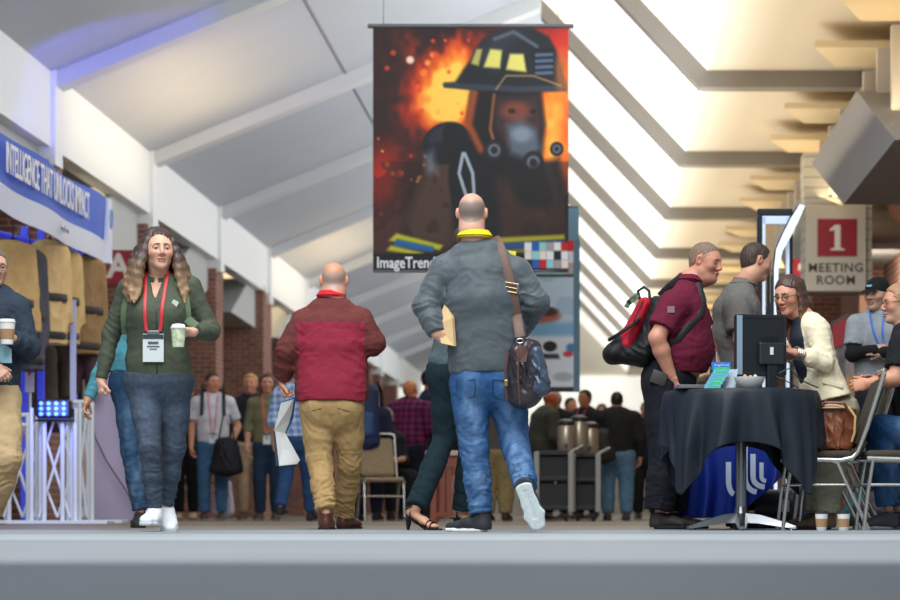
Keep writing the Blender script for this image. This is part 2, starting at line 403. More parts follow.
    def finish(s,name='body'):
        o=s.ho; base,pk=skin_cols(o); rng=np.random.RandomState(3)
        beard=o.get('beard',0); fr=o.get('fringe'); brow=np.array(srgb(o.get('brow','#4a3326')),np.float32); lip=np.array(srgb(o.get('lip','#a8554c')),np.float32)
        def col(V):
            V=V.astype(np.float32); c=np.tile(base,(len(V),1)); h=s.toH(V).astype(np.float32)
            def mix(w,cc):
                w=np.clip(w,0,1)[:,None]; c[:]=c*(1-w)+np.array(cc,np.float32)*w
            ax=np.abs(h[:,0]); near=(np.abs(h)<.14).all(1)
            g=lambda cx,cy,cz,r: np.exp(-(((ax-cx)**2+(h[:,1]-cy)**2+(h[:,2]-cz)**2)/(r*r)))*near
            mix(.45*g(.045,.065,-.02,.025)*o.get('blush',1),pk); mix(.5*g(0,.105,-.022,.016),pk); mix(.4*g(.078,-.01,0,.03),pk)
            n=.06*np.sin(V[:,0]*57+V[:,2]*43)*np.sin(V[:,1]*51+V[:,2]*37); c*=(1+n)[:,None]
            if beard:
                w=((h[:,1]>-.01-(h[:,2]+.02)*.2)&(h[:,2]<-.028+.25*np.maximum(ax-.03,0))&(h[:,2]>-.14)&near)*1.0; w*=1-g(0,.09,-.03,.014)
                mix(w*beard,srgb(o.get('beardcol','#6b5a4c')))
            if fr is not None:
                m=hairmask(h,0); z=h[:,2]; w=np.clip(m/.008,0,1)*np.clip((o.get('frtop',.062)-z+ax*.15)/.03,0,1)*near
                mix(w*fr[1],srgb(fr[0]))
            if o.get('buzz') is not None:
                m=hairmask(h,0); mix(np.clip(m/.01,0,1)*near*o['buzz'][1],srgb(o['buzz'][0]))
            bz=.0275+.10*(ax-.012)-1.5*np.maximum(ax-.034,0)**1
            mix(((np.abs(h[:,2]-bz)<.0042)&(ax>.010)&(ax<.050)&(h[:,1]>.03))*.85*near,brow)
            mix((((ax/.0235)**2+((h[:,2]+.058)/.0098)**2)<1)*(h[:,1]>.075)*.75*near,lip)
            mix(((np.abs(h[:,2]+.0578)<.0014+o.get('open',0))&(ax<.02)&(h[:,1]>.075))*.7*near,(.08,.02,.02))
            mix(.35*((np.abs(ax-.031)<.016)&(np.abs(h[:,2]-.006)<.0085)&(h[:,1]>.06))*near,srgb('#5a3a2e'))
            return c
        m=mat('skin',(.8,.6,.5),.48,attr=True,sss=.06,bump=.06,bs=300,spec=.4)
        b=s.body.mesh(name,s.rb,m,s.root,colfn=col); s.bodyobj=b
        if o.get('eyes',True):
            for sx in (-1,1):
                M=MB(); Rm=Matrix(s.hR.tolist()).to_4x4()
                c=Vector(s.H(.031*sx,.0715,.0062)); ec=o.get('iris','#4a3a2a')
                r=bmesh.ops.create_uvsphere(M.bm,u_segments=20,v_segments=14,radius=.0122*s.hs,matrix=Matrix.Translation(c)@Rm@Matrix.Rotation(-math.pi/2,4,'X'))
                for f in M.bm.faces:
                    q=np.array(f.calc_center_median()-c)@s.hR; q=q/np.linalg.norm(q); q=nrm(q-np.array([o.get('gaze',0),0,o.get('gazez',0)]))
                    a=math.acos(max(-1,min(1,q[1]))); f.material_index=2 if a<.30 else 1 if a<.62 else 0
                M.bm.faces.ensure_lookup_table()
                e=M.build('eye',[mat('eye_white','#b9aea6',.25),mat('iris_'+ec.strip('#'),ec,.2),mat('pupil','#080808',.15)],b,True)
                del e
        return b
    # ---- clothing
    def top(s,m,arms,hem=None,name='shirt',loose=0,sl='long',r=(.066,.054,.040),neckr=.066,colfn=None,matfn=None,noise=.0025,fold=.006,collar=True,neckup=.0,cutsl=.97,slope=None,dark=None,k=.035,extra=None,vneck=0,matc=None,hemn=(0,0,-1),res=None):
        S=SDF(); S.noise=noise
        S.chain([(p,a+loose,b+loose) for p,a,b in s.st],side=s.side,k=.05)
        if extra: extra(S)
        if hem is not None: S.half(hem,hemn)
        nb=s.neckbase
        for sh,el,wr in arms:
            S.cone(nb+np.array([0,0,-.035]),sh+np.array([0,0,-.005]),.050+loose,r[0]*.85+loose*.5,k=.05)
            if sl=='long':
                e2=el+(wr-el)*cutsl
                S.chain([(sh,r[0]+loose,r[0]+loose),(el,r[1]+loose,r[1]+loose),(el*.5+wr*.5,(r[1]+r[2])/2+loose,(r[1]+r[2])/2+loose),(e2,r[2]+loose*.6,r[2]+loose*.6)],k=k*.7,k0=k,cut1=True)
            elif sl=='roll':
                e2=el+(wr-el)*.25
                S.chain([(sh,r[0]+loose,r[0]+loose),(el,r[1]+loose,r[1]+loose),(e2,r[1]+loose+.002,r[1]+loose+.002)],k=k*.7,k0=k,cut1=True)
            elif sl=='short':
                e2=sh+(el-sh)*.72
                S.chain([(sh,r[0]+loose,r[0]+loose),(e2,r[0]+loose-.002,r[0]+loose-.002)],k=k,k0=k,cut1=True)
            for c,d,f,a in ((el,el-sh+wr-el,110,1.0),(sh*.4+el*.6,el-sh,85,.6),(el*.3+wr*.7,wr-el,120,.6),(sh+np.array([0,0,-.06]),s.side+np.array([0,0,.8]),75,.5)):
                S.fold(c,.085,d,f,fold*a,float(c[0]*40))
        w=s.st[-1][0]
        for i,(p,a,b) in enumerate(s.st[1:]): S.fold(p+s.side*a*.6,.14,(np.array([0,0,1])+s.side*.5),60,fold*.55,i*2); S.fold(p-s.side*a*.6,.14,(np.array([0,0,1])-s.side*.5),63,fold*.55,i*3)
        if vneck: # opening below the throat
            pt=nb+s.fwd*.02; S.add(lambda p,pt=pt.astype(np.float32):econe(p,pt.astype(float)+np.array([0,0,.06]),pt.astype(float)+s.fwd*.12-np.array([0,0,vneck]),.055,.012,.055,.03,s.side),pt-.3,pt+.3,.004,'s')
        s.S=S
        o=S.mesh(name,res or s.rc,m,s.root,colfn,matfn)
        if collar:
            cm=matc or (m[0] if isinstance(m,(list,tuple)) else m)
            up=nrm(nrm(s.hc-nb)*.4+np.array([0,0,.6])); Cc=nb+up*(.0+neckup)
            def ring(h,rr,gap=0):
                pts=[]
                for i in range(33):
                    a=gap+(2*math.pi-2*gap)*i/32 if gap else 2*math.pi*i/32
                    v=s.fwd*math.cos(a)+s.side*math.sin(a); pts.append(Cc+v*rr*(1.0)+up*h-np.array([0,0,.022])*max(math.cos(a),0))
                return pts
            M=MB(); n=33; A=ring(-.012,neckr*1.22,.12);B=ring(.026,neckr*1.03,.16);Dd=ring(.0,neckr*1.36,.2)
            rows=[A,B,ring(.03,neckr*1.08,.16),Dd]
            V=[[M.bm.verts.new([float(x) for x in q]) for q in row] for row in rows]
            for a in range(3):
                for i in range(n-1): M.bm.faces.new((V[a][i],V[a][i+1],V[a+1][i+1],V[a+1][i]))
            bmesh.ops.recalc_face_normals(M.bm,faces=M.bm.faces[:]); bmesh.ops.solidify(M.bm,geom=M.bm.faces[:],thickness=.004)
            M.build('collar',cm,o,True)
        return o
    def trousers(s,m,legs,waist,hips=None,r=(.092,.068,.058),name='trousers',noise=.003,fold=.008,belt=None,colfn=None,cut=.97,hipab=(.175,.125),butt=.0,matfn=None,k=.04,res=None):
        S=SDF(); S.noise=noise; side=s.side; waist=np.array(s.P(*waist)) if not isinstance(waist,np.ndarray) else waist
        hc=sum(l[0] for l in legs)/len(legs)
        S.chain([(waist,hipab[0]*.93,hipab[1]*.9),(waist*.4+hc*.6,hipab[0],hipab[1]),(hc-np.array([0,0,.03]),hipab[0]*.9,hipab[1]*.85)],side=side,k=.05,cut0=True)
        if butt:
            for sg in (-1,1):
                c=hc+side*sg*hipab[0]*.45-s.fwd*hipab[1]*.45+np.array([0,0,.02]); S.add(lambda p,c=c:ell(p,c,(.07,.07,.09)),c-.1,c+.1,.05)
        for hp,kn,an in legs:
            e=kn+(an-kn)*cut
            mid=hp*.5+kn*.5; mc=kn*.55+an*.45
            S.chain([(hp,r[0],r[0]),(mid,(r[0]*.55+r[1]*.45),(r[0]*.55+r[1]*.45)),(kn,r[1],r[1]),(mc,(r[1]+r[2])/2*1.03,(r[1]+r[2])/2*1.03),(e,r[2],r[2])],k=.02,k0=k,cut1=True)
            up=nrm(hp-an)
            for c,d,f,a in ((kn,up+side*.25,95,1.0),(kn+up*.09,up-side*.4,85,.7),(kn-up*.12,up+side*.3,90,.8),(an+up*.07,up,120,1.1),(an+up*.15,up-side*.2,105,.7),(hp-up*.07,up+side*.8,70,.7),(mid,up+side*.7,60,.5)):
                S.fold(c,.085,d,f,fold*a,float(c[0]*50+c[2]*9))
        s.T=S
        o=S.mesh(name,res or s.rc,m,s.root,colfn,matfn)
        if belt:
            B=SDF(); c=waist-np.array([0,0,.012]); B.cone(c+np.array([0,0,.016]),c-np.array([0,0,.016]),hipab[0]*.93+.009,hipab[0]*.95+.009,hipab[1]*.9+.009,hipab[1]*.92+.009,side=side,cut0=True,cut1=True)
            B.mesh('belt',.006 if not s.lo else .012,belt,o)
        return o
    def leg(s,hp,kn,an,r=(.066,.042,.028)):
        hp,kn,an=[np.array(s.P(*q)) if len(q)==3 and abs(q[0])>8 else np.array(q,float) for q in (hp,kn,an)]
        s.body.chain([(hp,r[0],r[0]),(kn,r[1],r[1]),(kn*.6+an*.4,r[1]*.95,r[1]*.95),(an,r[2],r[2])],k=.03)
        return hp,kn,an
    def shoe(s,an,f,up=(0,0,1),L=.29,m='#222222',sole='#dddddd',style='sneaker',w=1.0,z=None,sm=None,name='shoe',lace=None):
        f=nrm(f); up=np.array(up,float); up=nrm(up-f*np.dot(f,up)); sd=np.cross(f,up)
        hb=np.array(an)-up*(.088 if style!='dress' else .085)-f*.06
        if z is not None: hb[2]=z
        T=lambda x,y,zz: hb+sd*x+f*y+up*zz
        q=L/.29; rs=.008 if s.lo else .0038
        U=SDF(); ch=(lambda pts,k,**kw:U.chain([(T(*a[0]),a[1]*w,a[2]) for a in pts],side=sd,k=k,**kw))
        toe=.026 if style!='dress' else .020
        U.cone(T(0,.048,.03),T(0,.05,.098),.037*w,.036*w,.047,.044,side=sd,k=.03,cut1=True)
        U.cone(T(0,.045,.035),T(0,.12*q,.045),.036*w,.038*w,.036,.034,side=sd,k=.03)
        U.cone(T(0,.07,.075),T(0,.15*q,.052),.030*w,.030*w,.026,.022,side=sd,k=.03)
        U.cone(T(0,.12*q,.040),T(.004,.19*q,.032),.040*w,.044*w,.032,.026,side=sd,k=.03)
        U.cone(T(.004,.19*q,.031),T(.002,.248*q,.027),.044*w,.034*w,.026,toe,side=sd,k=.03)
        U.half(T(0,0,.012),-up)
        mu=m if not isinstance(m,str) else mat('shoe_'+m.strip('#')+style,m,.35 if style=='dress' else .7,var=.08,vs=30,bump=.05)
        u=U.mesh(name,rs,mu,s.root)
        S=SDF(); hgt=.022 if style=='sneaker' else .011
        S.cone(T(0,.05,hgt/2),T(0,.13*q,hgt/2),.040*w,.035*w,hgt,hgt,side=sd,k=.02)
        S.cone(T(0,.13*q,hgt/2),T(.004,.195*q,hgt/2),.035*w,.048*w,hgt,hgt,side=sd,k=.03)
        S.cone(T(.004,.195*q,hgt/2),T(.003,.252*q,hgt/2+.002),.048*w,.036*w,hgt,hgt,side=sd,k=.02)
        S.half(T(0,0,0),-up); S.half(T(0,0,hgt+.004),up)
        if style=='sneaker' and not s.lo: S.add(lambda p:econe(p,T(0,.07,-.002),T(0,.21*q,-.002),.012,.016,.005,.005,sd),T(0,0,0)-.3,T(0,0,0)+.3,.003,'s')
        if style=='dress': S.cone(T(0,.035,.0),T(0,.035,.012),.035*w,.036*w,.035,.036,side=sd,k=.004,cut0=True)
        S.mesh('sole',rs,sm or mat('sole_'+sole.strip('#'),sole,.7),u)
        if lace and not s.lo:
            Lm=MB()
            for i in range(4):
                y=.10+.022*i; zz=.092-.012*i
                Lm.tube([T(-.024,y,zz-.014),T(-.012,y+.004,zz),T(.012,y+.004,zz),T(.024,y,zz-.014)],.0028,6)
            Lm.tube([T(.0,.10,.096),T(.03,.085,.098),T(.045,.09,.08)],.002,5); Lm.tube([T(.0,.10,.096),T(-.028,.088,.1),T(-.04,.095,.082)],.002,5)
            Lm.build('lace',mat('lace'+lace.strip('#'),lace,.8),u,True)
        return u
    def hair(s,m,t=.010,cutz=None,name='hair',extra=None,noise=.002,grow=0,bald=None):
        S=SDF(); c=s.hc; Rm=s.hR.astype(np.float32); cf=c.astype(np.float32); sc=s.hs
        def f(p):
            h=((p-cf)@Rm)/sc
            d=ell(h,(0,-.016,.034),(.074+t,.094+t,.083+t)); d=smin(d,ell(h,(0,-.045,-.015),(.060+t*.6,.056+t*.6,.070+t*.5)),.03)
            m_=hairmask(h,t)+grow
            if bald is not None: m_=np.minimum(m_,bald-h[:,2])
            st=.0012*np.sin(h[:,0]*900+6*np.sin(h[:,1]*40))+.0015*np.sin(h[:,0]*260+h[:,2]*60+3*np.sin(h[:,1]*70))
            return smax(d+st,-m_,.006)*sc
        S.add(f,c-.15*sc,c+.15*sc,.0)
        if extra: extra(S)
        S.noise=noise
        return S.mesh(name,s.rf*1.1,m,s.root)
    def cap(s,m,brimm=None,logo=None,z=.035):
        S=SDF(); c=s.hc; Rm=s.hR.astype(np.float32); cf=c.astype(np.float32); sc=s.hs
        def f(p):
            h=((p-cf)@Rm)/sc; d=ell(h,(0,-.012,.035),(.085,.105,.095)); return smax(d,z-.01-h[:,2]-.15*h[:,1]*0,.004)*sc
        S.add(f,c-.16*sc,c+.16*sc,0)
        o=S.mesh('cap',s.rf*1.2,m,s.root)
        B=SDF()
        B.cone(s.H(0,.075,z+.004),s.H(0,.135,z-.010),.070,.050,.006,.004,side=s.hR[:,0],k=.0)
        B.mesh('brim',s.rf*1.1,brimm or m,o)
        if logo:
            M=MB(); 
            for i,cc in enumerate((-.016,-.005,.006,.017)): M.box(s.H(cc,.0955,z+.032),(.008,.006,.016-.003*(i%2)),Matrix(s.hR.tolist()).to_4x4())
            M.build('cap_logo',logo,o)
        return o
    def glasses(s,m,r=.022,rim=.0016,sun=None):
        M=MB()
        for sx in (-1,1):
            M.tube([s.H(.032*sx+r*1.1*math.cos(a)*(1),.096-.3*abs(.032*sx+r*1.1*math.cos(a)-.0)**1*.35,.004+r*.82*math.sin(a)) for a in np.linspace(0,2*math.pi,20,endpoint=False)],rim*1.3,6,closed=True)
            M.tube([s.H(.056*sx,.088,.010),s.H(.074*sx,.06,.012),s.H(.080*sx,-.005,.012),s.H(.078*sx,-.02,-.004)],rim*1.2,6)
        M.tube([s.H(-.009,.098,.008),s.H(0,.1,.011),s.H(.009,.098,.008)],rim*1.3,6)
        return M.build('glasses',m,s.root,True)
    def lanyard(s,m,bottom,badge=None,yoff=.0,w=.009,bw=.085,bh=.125,pts=None,bm=None,neck=True,spread=.018):
        """two straps from the neck to bottom (local point)"""
        nb=s.neckbase; M=MB(); b=s.S.surf(bottom,s.fwd,.010)
        for sg in (-1,1):
            p0=nb+s.side*sg*.060; pl=[p0-s.fwd*.03+np.array([0,0,.035]),s.S.surf(p0+s.fwd*.03,(0,0,1),.006)]
            for t in np.linspace(.10,1,9): q=p0*(1-t)+(b+s.side*sg*spread)*t; q=np.array([q[0],q[1],q[2]]); pl.append(s.S.surf(q,s.fwd+np.array([0,0,.35*(1-t)]),.007))
            pl[-1]=b+s.side*sg*spread*.9+s.fwd*.004
            M.tube(pl,w,8,flat=(w,.0015),up=s.fwd)
        if neck and not pts: M.tube([nb-s.side*.06-s.fwd*.03+np.array([0,0,.035]),nb-s.fwd*.068+np.array([0,0,.04]),nb+s.side*.06-s.fwd*.03+np.array([0,0,.035])],w,8,flat=(.0015,w),up=(0,0,1))
        o=M.build('lanyard',m,s.root,True)
        if badge:
            K=MB(); Rm=Matrix(frame(s.yaw).tolist()).to_4x4(); c=b+np.array([0,0,-bh/2-.015]); K.box(c,(bw,.004,bh),Rm,.0015)
            bo=K.build('badge',bm or mat('badge_white','#e6e9ea',.4),o)
            K=MB()
            K.box(c+s.fwd*.003+np.array([0,0,bh*.40]),(bw*.98,.003,bh*.16),Rm); K.build('badge_header',mat('badge_dark','#2a3436',.5),bo)
            K=MB()
            for j,(ww,zz,hh) in enumerate(((.5,.18,.09),(.6,.05,.04),(.35,-.04,.03))): K.box(c+s.fwd*.003+np.array([0,0,bh*zz]),(bw*ww,.003,bh*hh),Rm)
            K.build('badge_print',mat('badge_ink','#4a5052',.6),bo)
            K=MB(); K.box(b+np.array([0,0,-.008]),(.03+max(0,spread-.02)*2,.008,.02),Rm,.002); K.build('badge_clip',mat('clip_metal','#9a9a9a',.3,1),o)
        return o
# ---------------------------------------------------------------- camera, light
sc=bpy.context.scene
cam=bpy.data.cameras.new('camera'); co=bpy.data.objects.new('camera',cam); C.objects.link(co); sc.camera=co
co.location=(0,0,CH); co.rotation_euler=(R(90),0,0); cam.lens=100; cam.sensor_width=36; cam.sensor_fit='HORIZONTAL'
cam.shift_x=-(VX-450)/900; cam.shift_y=(VY-300)/900; cam.clip_end=400
cam.dof.use_dof=True; cam.dof.focus_distance=14.5; cam.dof.aperture_fstop=3.0
vs=sc.view_settings; vs.view_transform='Standard'; vs.look='None'; vs.exposure=.24; vs.gamma=1
sc.cycles.use_denoising=True
w=bpy.data.worlds.new('sky'); sc.world=w; w.use_nodes=True
bg=w.node_tree.nodes['Background']; bg.inputs['Color'].default_value=(.80,.90,1.0,1); bg.inputs['Strength'].default_value=.38
def area(name,loc,rot,sx,sy,power,col=(1,1,1)):
    l=bpy.data.lights.new(name,'AREA'); l.shape='RECTANGLE'; l.size=sx; l.size_y=sy; l.energy=power; l.color=col
    o=bpy.data.objects.new(name,l); C.objects.link(o); o.location=loc; o.rotation_euler=rot; return o
area('overhead_fill',(-1.5,9,8.5),(R(24),R(-4),0),6,11,1500,(.95,.98,1))  # added unseen lamp above the frame, models the figures and lights the crowd
# ---------------------------------------------------------------- the hall
def struct(o,label=None): o['kind']='structure'; return o
Z0=5+CH; B0=28.4; BAY=6.4; XL=-6.05; XR=3.10; XK=1.335; RX=-.68; RZ=7.13+CH; ZL=4.93+CH; YE=90.; YS=21.0
slL=(RZ-ZL)/(RX-XL); slR=(RZ-Z0)/(XK-RX)
def carpet():
    m=bpy.data.materials.new('carpet'); m.use_nodes=True; nt=m.node_tree; N=nt.nodes; L=nt.links; b=N['Principled BSDF']; b.inputs['Roughness'].default_value=.62; b.inputs['Specular IOR Level'].default_value=.35
    tc=N.new('ShaderNodeTexCoord'); sx=N.new('ShaderNodeSeparateXYZ'); L.new(tc.outputs['Object'],sx.inputs[0])
    n=N.new('ShaderNodeTexNoise'); n.inputs['Scale'].default_value=1.1; mp=N.new('ShaderNodeMapping'); mp.inputs['Scale'].default_value=(.25,1,1); L.new(tc.outputs['Object'],mp.inputs[0]); L.new(mp.outputs[0],n.inputs['Vector'])
    ma=N.new('ShaderNodeMath'); ma.operation='MULTIPLY_ADD'; L.new(n.outputs['Fac'],ma.inputs[0]); ma.inputs[1].default_value=.0; L.new(sx.outputs['Y'],ma.inputs[2])
    md=N.new('ShaderNodeMath'); md.operation='DIVIDE'; L.new(ma.outputs[0],md.inputs[0]); md.inputs[1].default_value=90
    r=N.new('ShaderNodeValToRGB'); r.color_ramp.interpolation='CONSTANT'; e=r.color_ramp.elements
    cols=[(0,'#38434b'),(5.55,'#868b8e'),(9.3,'#7f868a'),(9.7,'#a0a5a8'),(12.6,'#737b80'),(12.9,'#969da1'),(14.6,'#8a8f92'),(15.2,'#84817c'),(16.5,'#8f7f6c'),(19,'#77716a'),(22,'#96826a'),(27,'#7b7166')]  # carpet stripes; the broad lighter stretch is window reflection painted in
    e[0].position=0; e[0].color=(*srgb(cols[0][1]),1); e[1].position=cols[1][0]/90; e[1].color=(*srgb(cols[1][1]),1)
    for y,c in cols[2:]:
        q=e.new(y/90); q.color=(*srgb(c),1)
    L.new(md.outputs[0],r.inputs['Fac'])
    n2=N.new('ShaderNodeTexNoise'); n2.inputs['Scale'].default_value=160; L.new(tc.outputs['Object'],n2.inputs['Vector'])
    bp=N.new('ShaderNodeBump'); bp.inputs['Strength'].default_value=.4; L.new(n2.outputs['Fac'],bp.inputs['Height']); L.new(bp.outputs['Normal'],b.inputs['Normal'])
    mx=N.new('ShaderNodeMix'); mx.data_type='RGBA'; mx.blend_type='MULTIPLY'; mx.inputs['Factor'].default_value=.35; L.new(r.outputs['Color'],mx.inputs['A']); n3=N.new('ShaderNodeTexNoise'); n3.inputs['Scale'].default_value=3; n3.inputs['Detail'].default_value=6; L.new(mp.outputs[0],n3.inputs['Vector']); L.new(n3.outputs['Fac'],mx.inputs['B']); L.new(mx.outputs['Result'],b.inputs['Base Color'])
    return m
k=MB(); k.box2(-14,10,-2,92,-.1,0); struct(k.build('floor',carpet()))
mL=mat('roof_left','#bac2cc',.8,var=.03,vs=.6); mR=mat('roof_right','#e6dcc6',.8); mW=mat('fascia_white','#f0f4f6',.7); mB=mat('beam_brown','#8b857c',.8); mBL=mat('beam_pale','#d3d8db',.7); brick=brickmat()
mS=mat('wall_cream','#ddd3bf',.8); mG=mat('canopy_grey','#9b9b9d',.8)
def slabprism(k,poly,y0,y1): k.prism([(x,y0,z) for x,z in poly],(0,y1-y0,0))
k=MB(); slabprism(k,[(XL-.5,ZL-.5*slL),(RX,RZ),(RX,RZ+.2),(XL-.5,ZL+.2-.5*slL)],YS,YE); struct(k.build('ceiling_left',mL))
# steep slope, its brightness set as emission, and the flat strip at the right
sky=mat('steep_slope_emissive','#f2f2ee',.6,emit='#fdf6e8',es=.80)
k=MB(); slabprism(k,[(RX,RZ),(XK,Z0),(XK,Z0+.15),(RX,RZ+.15)],YS,YE); struct(k.build('ceiling_slope_right',sky))
k=MB(); slabprism(k,[(XK,Z0),(9.5,Z0),(9.5,Z0+.2),(XK,Z0+.2)],YS,YE); struct(k.build('ceiling_right',mR))
# joints in the left ceiling
k=MB(); 
for x in (-3.37,): slabprism(k,[(x-.02,ZL+slL*(x-XL)+.01),(x+.02,ZL+slL*(x-XL)+.01),(x+.02,ZL+slL*(x-XL)-.012),(x-.02,ZL+slL*(x-XL)-.012)],YS,YE)
struct(k.build('trim_1',mat('joint_grey','#8d9299',.8)))
nb=0
for i in range(-1,9):
    d=B0+BAY*i; dl=28.1+6.2*i if i<9 else d
    if d>YE-1: break
    k=MB(); t=.19; w_=.30
    # the beam bends along slope, flat and down the pier: outline in X Z
    o_=[(RX,RZ),(XK,Z0),(XR-.0,Z0)]
    k.prism([(RX,d,RZ+.05),(XK+.03,d,Z0+.02),(XR+.1,d,Z0+.02),(XR+.1,d,Z0-t),(XK-.09,d,Z0-t),(RX-.0,d,RZ-t*1.35)],(0,w_,0))
    struct(k.build('ceiling_beam_right',mB))
    k=MB(); k.box2(XR-.02,XR+.35,d,d+.45,4.2,Z0); struct(k.build('wall_pier_right',mS))
    # left beams
    dl=28.3+6.3*i
    k=MB(); dep=.20; k.prism([(XL-.05,dl-.16,ZL+.02),(RX,dl-.16,RZ+.02),(RX,dl-.16,RZ-dep),(XL-.05,dl-.16,ZL-dep)],(0,.36,0)); struct(k.build('ceiling_beam_left',mBL))
    k=MB(); k.box2(XL-.25,XL+.05,dl-.25,dl+.15,4.0,ZL+.05); struct(k.build('wall_pilaster_left',mW))
    if 27<dl: 
        k=MB(); k.box2(XL-.62,XL-.02,dl-.35,dl+.45,0,4.05); struct(k.build('wall_column_left',brick))
k=MB(); k.box2(XL-.22,XL,YS,YE,4.13+CH-.05,ZL+.1); struct(k.build('wall_fascia_left',mW))
# recess behind the left fascia
k=MB(); k.box2(-11,XL-.2,YS,YE,4.95,5.05); struct(k.build('ceiling_recess_left',mat('recess_white','#cfcfca',.8)))
k=MB(); k.box2(-9.4,-9.2,YS,YE,0,4.4); struct(k.build('wall_left',brick))
# brick returns between the meeting rooms
for y0,xx,zz in ((46.3,XL-.0,4.3),(58,XL-.1,4.3),(70,XL-.1,4.3)):
    k=MB(); k.box2(-9.3,xx,y0,y0+.5,0,zz); struct(k.build('wall_brick_return',brick))
# canopies above the doors
def canopy(y,x0,sg,name,m,m2):
    k=MB(); pts=[(y,4.33+CH),(y-3.28,3.34+CH),(y+1.33,3.32+CH),(y+5.2,4.30+CH)]
    if sg<0: pts=[(y,4.35),(y-2.4,3.55),(y+.6,3.5),(y+3.4,4.3)]
    k.prism([(x0,a,b) for a,b in pts],(sg*3.2,0,0)); return struct(k.build(name,m))
for y,x_ in ((25.8,2.75),(34.6,2.89),(43.4,2.89),(52.2,2.89)): canopy(y,x_,1,'wall_canopy_right',mG,mS)
for y in (26.4,32.8,39.2,45.6,52): canopy(y,XL-.15,-1,'wall_canopy_left',mat('canopy_pale','#b9bdbd',.8),mS)
# right wall: clerestory fins above, boards and brick below
k=MB(); k.box2(XR+.34,XR+.6,YS,YE,4.6,Z0); k.box2(XR+.9,XR+1.1,YS,YE,0,Z0); struct(k.build('wall_right',brick))
for i in range(-1,8):
    d=B0+BAY*i
    for j,o_ in enumerate((1.2,2.45,3.7,5.0)):
        y=d+o_-.1
        if y<22: continue
        if j in (0,2):
            k=MB(); k.prism([(2.30,y,4.86),(XR+.3,y,4.86),(XR+.3,y+1.12,4.86),(2.62,y+1.12,4.86)],(0,0,.07)); struct(k.build('trim_soffit_fin',mat('fin_ochre','#f0dcb4',.8)))
        k=MB(); k.box2(2.95,XR+.35,y+.05,y+.20,4.0,4.86); struct(k.build('wall_fin_right',mat('fin_white','#ded8cc',.8)))
# boarded piers carrying the room signs
def boards():
    m=mat('board_cladding','#c9c6ba',.8); nt=m.node_tree; N=nt.nodes; L=nt.links; tc=N.new('ShaderNodeTexCoord'); s_=N.new('ShaderNodeSeparateXYZ'); L.new(tc.outputs['Object'],s_.inputs[0])
    f_=N.new('ShaderNodeMath'); f_.operation='PINGPONG'; L.new(s_.outputs['Z'],f_.inputs[0]); f_.inputs[1].default_value=.065
    g=N.new('ShaderNodeMath'); g.operation='LESS_THAN'; L.new(f_.outputs[0],g.inputs[0]); g.inputs[1].default_value=.008
    mx=N.new('ShaderNodeMix'); mx.data_type='RGBA'; L.new(g.outputs[0],mx.inputs['Factor']); mx.inputs['A'].default_value=(*srgb('#c9c6ba'),1); mx.inputs['B'].default_value=(*srgb('#96938a'),1); L.new(mx.outputs['Result'],N['Principled BSDF'].inputs['Base Color']); return m
bd=boards()
k=MB(); k.box2(XW(804,31.3),XW(868,31.3)+.05,31.3,31.8,ZW(292,31.3),4.6); struct(k.build('wall_sign_pier',bd))
k=MB(); k.box2(XW(796,41),XW(812,41)+.3,41,41.4,0,4.6); struct(k.build('wall_sign_pier',bd))
k=MB(); k.box2(XW(868,34),6.5,34,34.3,0,4.4); k.box2(XW(812,40),6.5,40,40.3,0,4.2); struct(k.build('wall_entry_right',brick))
k=MB(); k.box2(XW(858,33),XW(866,33),32.8,33,0,4.0); struct(k.build('trim_2',mat('post_brown','#6a4a3a',.7)))
k=MB(); k.box2(XW(765,70),XW(806,70),70,70.3,0,4.3); struct(k.build('wall_recess_right',mat('recess_cream','#bdb39e',.8)))
def left_boards():
    k=MB(); k.box2(XW(48,36),XW(118,36),36,36.3,2.6,4.4); struct(k.build('wall_sign_pier',bd))
left_boards()
# far end: glazed wall
k=MB(); k.box2(-8,8,YE,YE+.2,0,8); struct(k.build('wall_end',mat('end_wall','#e9e6da',.8)))
k=MB(); k.box2(-7,3.4,YE-.1,YE,1.6,4.95); struct(k.build('window_2',mat('end_glass','#f4f4f0',.5,emit='#f6f4ea',es=.72)))
# ---------------- light
area('cove_light_left',(XL+1.3,31.3,4.35),(R(180),R(-12),0),1.0,4.6,34,(1,.72,.40)); area('cove_light_left',(XL+1.3,50,4.35),(R(180),R(-12),0),1.0,5,36,(1,.72,.40)); 
area('recess_light',(XL-.9,31.2,4.45),(R(180),0,0),1.0,4.6,60,(1,.75,.45)); area('recess_light',(XL-.9,50,4.45),(R(180),0,0),1.0,5,60,(1,.75,.45))
for i in range(-1,7): area('fin_light',(3.0,B0+BAY*i+2.8,4.0),(R(180),R(20),0),.3,4.6,18,(1,.74,.42))
area('flat_roof_light',(1.9,48,3.9),(R(180),0,0),1.2,50,310,(1,.86,.66))
b_=bpy.data.lights.new('booth_light','SPOT'); b_.energy=300; b_.color=(.12,.12,1); b_.spot_size=R(38); b_.spot_blend=.6; bo=bpy.data.objects.new('booth_light',b_); C.objects.link(bo); bo.location=(-5.6,24.6,3.3); bo.rotation_euler=(Vector((0.3,4.0,2.0))).to_track_quat('-Z','Y').to_euler()

area('left_roof_fill',(.9,50,4.0),(Vector((-.72,0,.70))).to_track_quat('-Z','Y').to_euler(),60,.9,1000,(.93,.96,1))  # added floating lamp that brightens the left roof, aimed away from the camera
area('entry_fill',(4.4,31.9,3.0),(R(90),0,0),2.6,.5,60,(1,.85,.66))  # added lamp without a fixture, lightens the dark brick by the entry
area('sign_light',(2.6,28.6,2.6),(R(100),0,0),.9,.25,9,(1,.95,.88))
